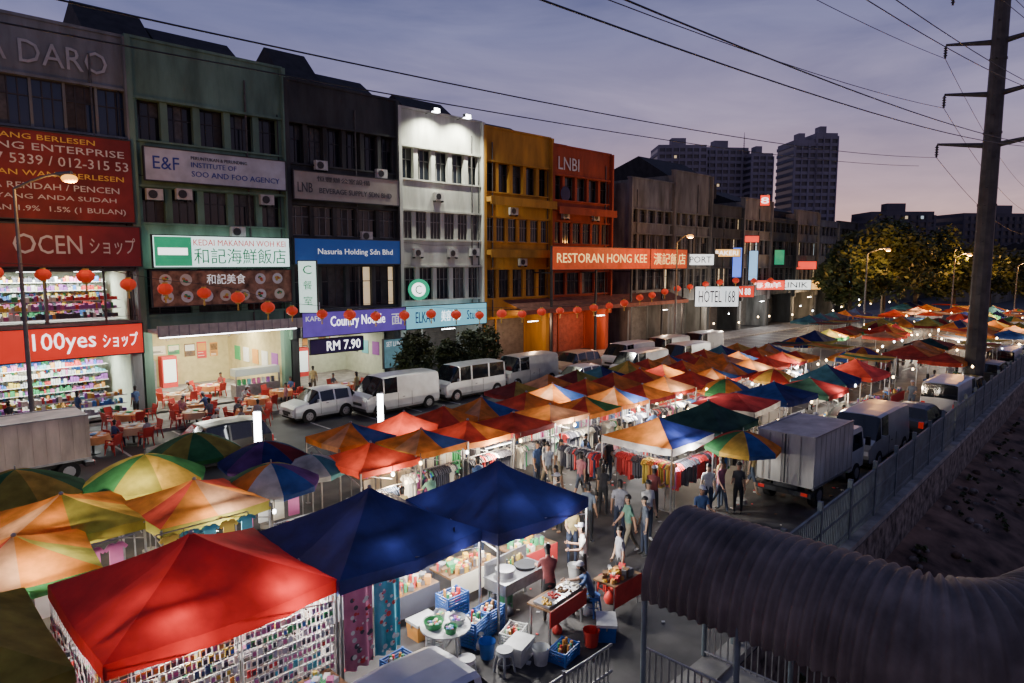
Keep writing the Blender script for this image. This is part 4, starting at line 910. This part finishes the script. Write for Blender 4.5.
def truck(x,y,rz,boxc,hh=2.4,tag='a'):
    root=empty('box_truck',(x,y,0),rz); b=MB(); bx=mk('truck_box_'+tag,boxc,.5,.25,1.2,streak=True,grime=.35)
    b.box(-1.7,1.6,-.92,.92,.75,hh,bx)
    for s in (-1,1):
        for i in range(9): b.box(-1.6+i*.4,-1.57+i*.4,s*.925-.01,s*.925+.01,.8,hh-.05,bx)
        b.box(-1.72,1.62,s*.92-.03,s*.92+.03,hh-.02,hh+.03,steel); b.box(-1.72,1.62,s*.92-.03,s*.92+.03,.72,.79,steel)
    b.box(-1.73,-1.7,-.02,.02,.78,hh-.03,steel_d)
    for yy in (-.5,-.1,.1,.5): b.cyl((-1.74,yy,.8),(-1.74,yy,hh-.05),.015,.015,steel,5)
    b.box(-1.8,-1.5,-.9,.9,.45,.6,steel_d); b.box(-1.83,-1.8,-.8,-.6,.5,.6,tail); b.box(-1.83,-1.8,.6,.8,.5,.6,tail); b.box(-1.83,-1.8,-.2,.2,.48,.6,plate)
    b.box(-1.6,3.1,-.4,.4,.45,.7,steel_d); b.build('cargo_box',root)
    c=MB(); pmn=mk('car_paint_%s'%str(WH),WH,.3)
    pr=[(1.7,.5),(3.15,.5),(3.2,1.15),(2.9,1.9),(2.75,2.0),(1.7,2.0)]
    for s in (-1,1): c.poly([(px,s*.82,pz) for px,pz in (pr if s<0 else pr[::-1])],pmn)
    for i in range(6):
        a=pr[i];d=pr[(i+1)%6]; c.poly([(a[0],-.82,a[1]),(a[0],.82,a[1]),(d[0],.82,d[1]),(d[0],-.82,d[1])],VG if i==2 else pmn)
    for s in (-1,1): c.poly([(2.0,s*.825,1.2),(3.05,s*.825,1.2),(2.85,s*.825,1.8),(2.0,s*.825,1.8)],VG); c.box(2.95,3.05,s*1.0-.08,s*1.0+.08,1.3,1.6,black); c.box(3.15,3.22,s*.65-.12,s*.65+.12,.75,.95,headl)
    c.build('cab',root)
    d=MB()
    for wx in (-1.0,2.4):
        for s in (-1,1): d.cyl((wx,s*.62,.36),(wx,s*.86,.36),.36,.36,black,18); d.cyl((wx,s*.86,.36),(wx,s*.88,.36),.2,.2,rim,12)
    d.build('wheels',root)
truck(23.0,8.9,0,(.5,.48,.44)); truck(4.6,28.9,PI,(.62,.5,.4),2.35,'b')

# ------------------------------------------------------------------ fence and footbridge canopy
fb=mk('fence_bluegrey',(.13,.165,.18),.6,.2,3)
b=MB(); x=12.4
while x<80:
    x2=x+.14; b.box(x,x+.075,fy(x)-.02,fy(x)+.02,.15,1.6,fb); x=x2
x=12.4
while x<80:
    b.box(x-.05,x+.05,fy(x)-.06,fy(x)+.06,-.1,1.85,fb); x+=2.4
for z in (.3,.95,1.55):
    b.poly([(12.4,fy(12.4)-.03,z),(80,fy(80)-.03,z),(80,fy(80)-.03,z+.07),(12.4,fy(12.4)-.03,z+.07)],fb); b.poly([(12.4,fy(12.4)-.03,z+.07),(80,fy(80)-.03,z+.07),(80,fy(80)+.03,z+.07),(12.4,fy(12.4)+.03,z+.07)],fb); b.poly([(12.4,fy(12.4)+.03,z),(80,fy(80)+.03,z),(80,fy(80)+.03,z+.07),(12.4,fy(12.4)+.03,z+.07)],fb)
b.build('boundary_fence')
b=MB(); b.idx([(11,fy(11)-.28,-.2),(80,fy(80)-.28,-.2),(80,fy(80)+.15,-.2),(11,fy(11)+.15,-.2),(11,fy(11)-.28,.14),(80,fy(80)-.28,.14),(80,fy(80)+.15,.14),(11,fy(11)+.15,.14)],[(0,3,2,1),(4,5,6,7),(0,1,5,4),(1,2,6,5),(2,3,7,6),(3,0,4,7)],concrete); b.build('drain_wall')
b=MB()
for i in range(420):
    x=R.uniform(12,75); o=R.uniform(-5.5,-.6); z=-1.4+(o+1.2)*.5 if o<-1.2 else -1.4; s=R.uniform(.06,.25)
    b.sph((x,fy(x)+o,z),s,s*.8,s*.6,R.choice([stone,earth,stone]),6,4)
b.build('bank_rubble')
b=MB()
for i in range(160):
    x=R.uniform(12,75); o=R.uniform(-5,-.7); crown(b,(x,fy(x)+o,-1.3+(o+1.2)*.5),.35,.35,.25,2,12,.1)
b.build('bank_weeds')
cor=mk('corrugated_sheet',(.2,.165,.145),.6,.35,1.3,.1,metal=.1,grime=.35,spec=.3)
path=[(10.6,6.3-i*.03) for i in range(122)]
cx,cy,rb=12.3,path[-1][1],1.7; AE=math.radians(74)
for i in range(1,90):
    a=PI+AE*i/90; path.append((cx+rb*math.cos(a),cy+rb*math.sin(a)))
ex,ey=path[-1]; dx_,dy_=ex-path[-2][0],ey-path[-2][1]; dl=math.hypot(dx_,dy_)
for i in range(1,330): path.append((ex+dx_/dl*.03*i,ey+dy_/dl*.03*i))
dense=path; m_=len(dense)
b=MB(); ns=22; P=[];Fs=[]
acc=0
for i,(px,py) in enumerate(dense):
    q=dense[min(i+1,m_-1)]; p=dense[max(i-1,0)]; d=Vector((q[0]-p[0],q[1]-p[1])).normalized(); nrm=Vector((-d.y,d.x))
    if i: acc+=math.hypot(px-dense[i-1][0],py-dense[i-1][1])
    r=1.14+.04*math.cos(acc/.18*2*PI)
    for k in range(ns+1):
        t=PI*k/ns*1.12-.06*PI; P.append((px+nrm.x*r*math.cos(t),py+nrm.y*r*math.cos(t),2.25+r*math.sin(t)*.98))
for i in range(m_-1):
    for k in range(ns): Fs.append((i*(ns+1)+k,i*(ns+1)+k+1,(i+1)*(ns+1)+k+1,(i+1)*(ns+1)+k))
b.idx(P,Fs,cor,True); croot=empty('footbridge_canopy'); b.build('barrel_roof',croot)
g=MB(); rl=MB(); dk=MB()
acc=0;lastp=-9;lastb=-9
for i,(px,py) in enumerate(dense):
    q=dense[min(i+1,m_-1)]; p=dense[max(i-1,0)]; d=Vector((q[0]-p[0],q[1]-p[1])).normalized(); nrm=Vector((-d.y,d.x))
    if i: acc+=math.hypot(px-dense[i-1][0],py-dense[i-1][1])
    if acc-lastp>1.7:
        lastp=acc
        for s in (-1,1):
            X,Y=px+nrm.x*1.06*s,py+nrm.y*1.06*s; g.cyl((X,Y,0.1),(X,Y,2.2),.05,.05,fb,8)
        for k in range(10):
            t0=PI*k/10;t1=PI*(k+1)/10; g.cyl((px+nrm.x*1.06*math.cos(t0),py+nrm.y*1.06*math.cos(t0),2.23+1.06*math.sin(t0)),(px+nrm.x*1.06*math.cos(t1),py+nrm.y*1.06*math.cos(t1),2.23+1.06*math.sin(t1)),.03,.03,fb,5)
    if acc-lastb>.12:
        lastb=acc
        for s in (-1,1):
            X,Y=px+nrm.x*1.04*s,py+nrm.y*1.04*s; rl.box(X-.012,X+.012,Y-.012,Y+.012,.15,1.15,steel)
    if i%6==0 and i<m_-1:
        q=dense[min(i+6,m_-1)]
        for s in (-1,1):
            for z in (.2,1.15,2.2): rl.cyl((px+nrm.x*1.04*s,py+nrm.y*1.04*s,z),(q[0]+nrm.x*1.04*s,q[1]+nrm.y*1.04*s,z),.022,.022,steel,5,caps=False)
        dk.idx([(px+nrm.x*1.2,py+nrm.y*1.2,.09),(px-nrm.x*1.2,py-nrm.y*1.2,.09),(q[0]-nrm.x*1.2,q[1]-nrm.y*1.2,.09),(q[0]+nrm.x*1.2,q[1]+nrm.y*1.2,.09),
          (px+nrm.x*1.2,py+nrm.y*1.2,-.25),(px-nrm.x*1.2,py-nrm.y*1.2,-.25),(q[0]-nrm.x*1.2,q[1]-nrm.y*1.2,-.25),(q[0]+nrm.x*1.2,q[1]+nrm.y*1.2,-.25)],[(0,3,2,1),(4,5,6,7),(0,4,7,3),(1,2,6,5)],concrete)
g.build('support_frame',croot); rl.build('handrails',croot); dk.build('deck',croot)
b=MB(); x=-4
while x<9.3:
    b.box(x-.012,x+.012,6.79,6.81,.1,1.1,steel); x+=.12
for z in (.12,.6,1.1): b.cyl((-4,6.8,z),(9.3,6.8,z),.025,.025,steel,6)
for x in range(-4,10,2): b.cyl((x,6.8,0),(x,6.8,1.18),.035,.035,steel,7)
b.build('street_railing')

# ------------------------------------------------------------------ restaurant tables, chairs
def rtable(x,y,m):
    b=MB(); b.cyl((0,0,.74),(0,0,.77),.62,.62,m,20); n=20
    P=[(.62*math.cos(2*PI*i/n),.62*math.sin(2*PI*i/n),.745) for i in range(n)]+[((.66+.04*(i%2))*math.cos(2*PI*i/n),(.66+.04*(i%2))*math.sin(2*PI*i/n),.48) for i in range(n)]
    b.idx(P,[(i,(i+1)%n,n+(i+1)%n,n+i) for i in range(n)],m,True); b.cyl((0,0,0),(0,0,.74),.05,.05,steel_d,8); b.cyl((0,0,0),(0,0,.03),.3,.28,steel_d,10)
    for i in range(6):
        a=i*1.05; b.cyl((.4*math.cos(a),.4*math.sin(a),.771),(.4*math.cos(a),.4*math.sin(a),.79),.1,.12,white,10)
    b.cyl((0,0,.771),(0,0,.83),.1,.18,R.choice(PAL),10); b.build('dining_table',None,(x,y,0))
cb=MB(); rc=redp
cb.box(-.21,.21,-.21,.21,.42,.46,rc,taper=.97); cb.idx([(-.2,.17,.46),(.2,.17,.46),(.22,.25,.86),(-.22,.25,.86),(-.2,.2,.46),(.2,.2,.46),(.22,.28,.86),(-.22,.28,.86)],[(0,1,2,3),(4,7,6,5),(3,2,6,7),(0,3,7,4),(1,5,6,2)],rc)
for sx_ in (-1,1):
    for sy in (-1,1): cb.cyl((sx_*.18,sy*.18,.42),(sx_*.23,sy*.23,0),.03,.022,rc,5)
    cb.box(sx_*.22-.02,sx_*.22+.02,-.15,.2,.62,.65,rc); cb.box(sx_*.22-.02,sx_*.22+.02,-.17,-.13,.44,.64,rc)
chm=cb.mesh('plastic_chair')
oc=mk('cloth_orange',(.65,.28,.1),.8,.1); TB=[(7.2,31.6),(8.9,32.2),(9.6,35.2),(12.0,33.4),(12.6,35.3),(14.0,32.0),(15.5,34.5),(17.4,35.6),(6.5,34.6),(18.8,33.8),(21,34.8),(13,38.6),(15.2,40),(12.2,30.2)]
for x,y in TB:
    rtable(x,y,R.choice([oc,oc,oc,mk('cloth_peach',(.6,.38,.22),.8,.1)]))
    for k in range(4):
        a=k*1.57+R.uniform(-.4,.4)+.4; inst('plastic_chair',chm,(x+.95*math.cos(a),y+.95*math.sin(a),.0 if y<33.4 else .13),a-PI/2)

# ------------------------------------------------------------------ people
SK=[mk('skin_a',(.36,.21,.14),.6,.04),mk('skin_b',(.25,.14,.09),.6,.04),mk('skin_c',(.42,.27,.18),.6,.04)]
HAIR=mk('hair_black',(.012,.01,.009),.5,0); EYE=mk('eye_dark',(.01,.01,.01),.2,0); LIP=mk('lips',(.3,.09,.08),.5,0); SHOE=[mk('shoe_dark',(.03,.03,.03),.6,0),mk('shoe_white',(.5,.5,.5),.6,0),mk('sandal',(.2,.12,.07),.7,0)]
def dirv(a,lat=0): v=Vector((math.sin(a),lat,-math.cos(a))); return v.normalized()
def figure(name,lean=0,arms=((.1,.15,.3),(-.1,.15,.3)),legs=((.15,-.05),(-.15,-.25)),pz=.93,long=False,shorts=False,sleeve=False,female=False,headp=.0,cap=False):
    J=[];Rd=[];E=[];tag=[]
    def add(p,r,par=None,t=None):
        J.append(Vector(p));Rd.append(r)
        if par is not None: E.append((par,len(J)-1)); tag.append(t)
        return len(J)-1
    sl,cl_=math.sin(lean),math.cos(lean)
    def up(h,fx=0): return Vector((sl*h+fx,0,pz+cl_*h))
    pel=add((0,0,pz),.125)
    sp1=add(up(.2),.115,pel,'torso'); ch=add(up(.42),.145,sp1,'torso'); nb=add(up(.52),.075,ch,'torso')
    nk=add(up(.575,.005),.05,nb,'neck'); hd0=add(up(.64,.02+headp),.075,nk,'head'); hd=add(up(.72,.022+headp*1.6),.082,hd0,'head'); ht=add(up(.775,.01+headp*1.8),.05,hd,'head')
    hands=[]
    for s,(sw,lat,bend) in zip((-1,1),arms):
        sh=add(up(.455)+Vector((0,s*(.165 if not female else .145),0)),.058,ch,'torso')
        d=dirv(sw,s*lat); el=add(J[sh]+d*.28,.042,sh,'uparm')
        d2=dirv(sw+bend,s*lat*.5); wr=add(J[el]+d2*.24,.028,el,'farm'); pa=add(J[wr]+d2*.075,.034,wr,'hand'); hands.append((J[pa].copy(),d2,s))
    for s,(hip,knee) in zip((-1,1),legs):
        hp=add(Vector((0,s*.09,pz-.05)),.09,pel,'hip')
        kn=add(J[hp]+dirv(hip,s*.03)*.41,.06,hp,'thigh'); an=add(J[kn]+dirv(knee,0)*.40,.037,kn,'calf')
        add(J[an]+Vector((.14,0,-.035)),.032,an,'foot')
    me=bpy.data.meshes.new('sk'); me.from_pydata([tuple(j) for j in J],E,[])
    o=bpy.data.objects.new('sk',me); COL.objects.link(o)
    md=o.modifiers.new('Skin','SKIN'); md.use_smooth_shade=True
    for i,sv in enumerate(me.skin_vertices[0].data): sv.radius=(Rd[i],Rd[i]); sv.use_root=(i==0)
    ss=o.modifiers.new('S','SUBSURF'); ss.levels=1; ss.render_levels=1
    bpy.context.view_layer.update()
    ev=bpy.data.meshes.new_from_object(o.evaluated_get(bpy.context.evaluated_depsgraph_get()))
    bpy.data.objects.remove(o)
    b=MB(); vs=[v.co.copy() for v in ev.vertices]
    for v in vs:
        h=v.z-pz
        if -.1<h<.55 and abs(v.y)<.2 and abs(v.x-sl*max(h,0))<.2:
            c_=sl*max(h,0); v.x=c_+(v.x-c_)*.8
    b.v=[tuple(v) for v in vs]; b.mats=[PAL[0],PAL[1],SK[0],HAIR,SHOE[0],EYE,LIP]
    def seg(p,a,c):
        ab=c-a; t=max(0,min(1,(p-a).dot(ab)/ab.length_squared)); return (p-(a+ab*t)).length,t
    for f in ev.polygons:
        c=Vector((0,0,0))
        for i in f.vertices: c+=vs[i]
        c/=len(f.vertices); best=None
        for (i,j),t in zip(E,tag):
            dd,tt=seg(c,J[i],J[j]); dd-=(Rd[i]*(1-tt)+Rd[j]*tt)*.6
            if best is None or dd<best[0]: best=(dd,t,tt)
        t=best[1]; k={'torso':0,'neck':2,'head':2,'uparm':0,'farm':0 if sleeve else 2,'hand':2,'hip':1,'thigh':1,'calf':2 if shorts else 1,'foot':4}[t]
        if t=='uparm' and best[2]>.65 and not sleeve: k=2
        if t=='head' and (c.x<J[hd].x-.005 or c.z>J[hd].z+.045): k=3
        b.f.append(tuple(f.vertices)); b.m.append(k); b.sm.append(True)
    hc=J[hd]
    b.sph((hc.x-.018,0,hc.z+.02),.092,.085,.088,HAIR,12,6,-.15,1)
    if long: b.sph((hc.x-.05,0,hc.z-.06),.055,.078,.15,HAIR,10,6)
    if cap:
        b.sph((hc.x-.012,0,hc.z+.03),.1,.095,.09,PAL[11],12,5,0,1); b.box(hc.x+.06,hc.x+.15,-.06,.06,hc.z+.03,hc.z+.038,PAL[11])
    fx=hc.x+.066
    for s in (-1,1):
        b.sph((fx-.0,s*.03,hc.z-.012),.012,.012,.008,EYE,6,4); b.sph((hc.x-.005,s*.078,hc.z-.02),.016,.01,.028,SK[0],6,4)
        b.box(fx-.004,fx+.008,s*.03-.016,s*.03+.016,hc.z+.01,hc.z+.016,HAIR)
    b.idx([(fx,-.012,hc.z-.045),(fx,.012,hc.z-.045),(fx+.024,0,hc.z-.045),(fx+.002,0,hc.z-.005)],[(0,1,2),(0,2,3),(2,1,3)],SK[0])
    b.box(fx-.012,fx+.004,-.02,.02,hc.z-.068,hc.z-.059,LIP)
    for (p,d,s) in hands:
        fwd=Vector((1,0,0))-d*d.x
        if fwd.length<.2: fwd=Vector((0,0,1))
        fwd.normalize(); inn=Vector((0,-s,0))
        for q in range(4):
            st=p+fwd*(-.024+q*.016)+d*.015; ln=[.03,.038,.04,.034][q]
            a=st+d*ln; c=a+(d*.8+inn*.6).normalized()*ln*.8; b.cyl(st,a,.0095,.0085,SK[0],5); b.cyl(a,c,.0085,.007,SK[0],5)
        st=p+fwd*.02-d*.02; a=st+(fwd*.8+d*.5).normalized()*.04; b.cyl(st,a,.011,.009,SK[0],5); b.cyl(a,a+(d+inn*.4).normalized()*.028,.009,.007,SK[0],5)
    m=b.mesh(name); bpy.data.meshes.remove(ev)
    return m
FG=[figure('walkA',0.03,((.35,.12,.35),(-.35,.12,.2)),((-.38,-.55),(.32,.22)),.9),
    figure('walkB',0.02,((-.3,.1,.25),(.3,.1,.5)),((.35,.25),(-.3,-.6)),.9,shorts=True),
    figure('stand',0,((.05,.16,.25),(-.02,.18,.2)),((.04,0),(-.04,-.06)),.93),
    figure('standF',0,((.15,.1,1.4),(.0,.14,.3)),((.05,0),(-.03,-.05)),.93,long=True,female=True),
    figure('holdbag',0,((.2,.1,1.5),(.3,.1,1.3)),((.1,.02),(-.1,-.15)),.92,headp=.02,cap=True),
    figure('walkF',0.03,((-.25,.1,.2),(.25,.12,.5)),((.33,.2),(-.3,-.55)),.9,long=True,female=True,shorts=True),
    figure('reach',.35,((1.0,.1,.4),(.7,.12,.6)),((.1,.0),(-.05,-.1)),.92,headp=.03),
    figure('sit',.08,((.5,.1,1.0),(.6,.1,.8)),((1.45,.05),(1.4,-.05)),.52),
    figure('sitF',.15,((.7,.1,.9),(.4,.1,1.1)),((1.45,.0),(1.42,.1)),.52,long=True,female=True),
    figure('sitlean',.35,((.9,.1,.5),(.8,.1,.7)),((1.5,-.1),(1.45,.1)),.5,headp=.03,cap=True)]
SHM=[mk('shirt_%d'%i,c,.85,.2,8) for i,c in enumerate([(.5,.5,.48),(.03,.03,.035),(.2,.05,.05),(.05,.09,.2),(.25,.25,.28),(.07,.16,.12),(.45,.35,.15),(.35,.13,.16),(.1,.12,.15),(.38,.42,.45)])]
PNM=[mk('trousers_%d'%i,c,.85,.2,8) for i,c in enumerate([(.03,.04,.07),(.02,.02,.022),(.16,.14,.1),(.07,.09,.13)])]
def person(x,y,head,pose,sh=None,pn=None,z=0,s=None):
    o=bpy.data.objects.new('person',FG[pose]); COL.objects.link(o); o.location=(x,y,z); o.rotation_euler[2]=head; s=s or R.uniform(.93,1.03); o.scale=(s,s,s)
    mats={0:SHM[sh] if sh is not None else R.choice(SHM),1:PNM[pn] if pn is not None else R.choice(PNM),2:R.choice(SK),4:R.choice(SHOE)}
    for k,m in mats.items(): o.material_slots[k].link='OBJECT'; o.material_slots[k].material=m
    return o
for a in [(17.2,15.6,-.6,2,0,0),(16.8,15.1,-1.9,0,9,2),(17.6,15.2,-1.7,1,0,2),(15.3,13.4,2.4,3,0,1),(14.5,12.6,2.2,4,1,1),(14.5,11.5,.2,2,8,1),(16.5,12.5,.4,3,1,1),(16.9,12.9,.3,5,1,1),(15.3,11.0,.5,2,4,0),(14.6,10.2,2.6,0,5,2),(14.9,9.9,2.5,2,8,0),(15.8,10.4,-2,3,0,0),(17.3,11.2,.2,4,2,1),(17.0,13.8,.1,1,7,3),(18.2,14.6,.1,2,0,1),(19.0,15.2,3.0,0,3,0),(20.2,14.7,.1,5,7,1),(21.6,15.1,3.1,1,0,2),(23,14.6,.1,0,1,1),(24.6,15.2,3.0,3,2,1),(26,14.8,.1,2,4,0),(28,15.2,3.1,1,6,0),(30,14.8,0,5,0,1),(33,15.2,3,0,9,0),(36,15,0,2,1,1),(40,15,3,1,3,0),(18.8,10.2,-2.5,2,0,0),(19.6,9.6,-2.8,3,1,1),(16.6,9.2,-2.2,4,3,1),(13.4,13.9,-2.6,1,8,2)]:
    person(a[0],a[1],a[2],a[3],a[4],a[5])
for i in range(56): person(R.uniform(16.5,60),R.choice([R.uniform(14.0,15.6),R.uniform(14.0,15.6),R.uniform(14.0,15.6),R.uniform(9.6,10.6)]),R.choice([0,PI,1.5,-1.5])+R.uniform(-.4,.4),R.choice([0,1,2,3,4,5]))
person(9.3,12.9,-1.3,6,2,1); person(11.2,12.4,-1.6,6,4,0); person(11.5,8.95,2.2,9,3,1,-.03); stool(11.5,8.95,blu); person(12.7,9.1,2.6,2,4,1); person(7.2,13.4,-1.2,2,8,0); person(4.6,13.5,-1.5,2,0,1); person(3.2,9.0,1.4,3,7,0); person(12.3,9.9,2.4,4,0,1); person(8.6,13.4,-1.0,3,1,1); person(13.1,10.9,-2.2,3,6,0); person(10.6,9.45,.9,6,2,1)
for a in [(6.6,14.9,1.4,3),(8.8,14.8,1.2,0),(10.8,15.1,1.7,2),(12.6,14.9,.2,5),(4.2,14.5,1.6,2),(1.8,14.1,.3,0),(12.2,15.5,1.5,6),(14,15.5,1.6,2),(21.4,15.5,1.6,3),(24,15.5,1.4,6)]: person(*a)
for k,(x,y) in enumerate(TB):
    for q in range(4):
        if R.random()<.5:
            a=q*1.57+.4; person(x+.92*math.cos(a),y+.92*math.sin(a),a+PI,R.choice([7,8,9]),z=-.02 if y<33.4 else .11)
for a in [(13.5,30,.5,0),(16.4,33,3,2),(20.5,32.8,2,3),(22.8,33,0,1),(19.6,36,1,2),(10.2,36.2,2,2),(7.8,36.4,.4,3),(25.5,34.6,0,5),(28.5,34.6,3,0),(5.2,36.4,2,0)]: person(*a,z=.13 if a[1]>33.6 else 0)

for x in (28.9,31.6):
    root=empty('facade_floodlight',(x,FY-1.1,17.7)); b=MB(); b.box(-.28,.28,-.12,.12,-.12,.1,steel_d); b.box(-.24,.24,-.14,.14,-.16,-.121,tube); b.box(-.22,.22,-.13,-.121,-.11,.08,tube); b.cyl((0,.1,0),(0,1.15,-.1),.025,.025,steel_d,6); b.build('lamp_body',root)
    l=bpy.data.lights.new('flood','SPOT'); l.energy=3200; l.color=(1,.98,.82); l.spot_size=math.radians(140); l.spot_blend=.9; l.shadow_soft_size=.1
    o=bpy.data.objects.new('flood_light',l); COL.objects.link(o); o.parent=root; o.location=(0,0,-.2); o.rotation_euler=(math.radians(14),0,0)
for x,e,c in [(22.5,120,(1,.95,.85)),(30,160,(.9,.95,1)),(38.5,350,(1,.6,.35)),(47,450,(1,.5,.3)),(57,400,(1,.7,.5)),(66,400,(1,.9,.8)),(78,500,(.95,1,1)),(92,600,(1,.7,.4))]:
    plight((x,FY-.8,3.3),e,c,.15,'arcade_lamp',True,'tube')
for (x,y,h) in ((10.9,24.3,2.3),(17.0,25.3,2.0)):
    b=MB(); b.box(-.12,.12,-.05,.05,.4,h,tube); b.box(-.14,.14,.05,.09,.35,h+.05,steel_d); b.box(-.02,.02,.05,.09,0,.4,steel_d); b.box(-.25,.25,-.2,.2,0,.04,steel_d); b.build('led_light_panel',None,(x,y,0),-PI/4)
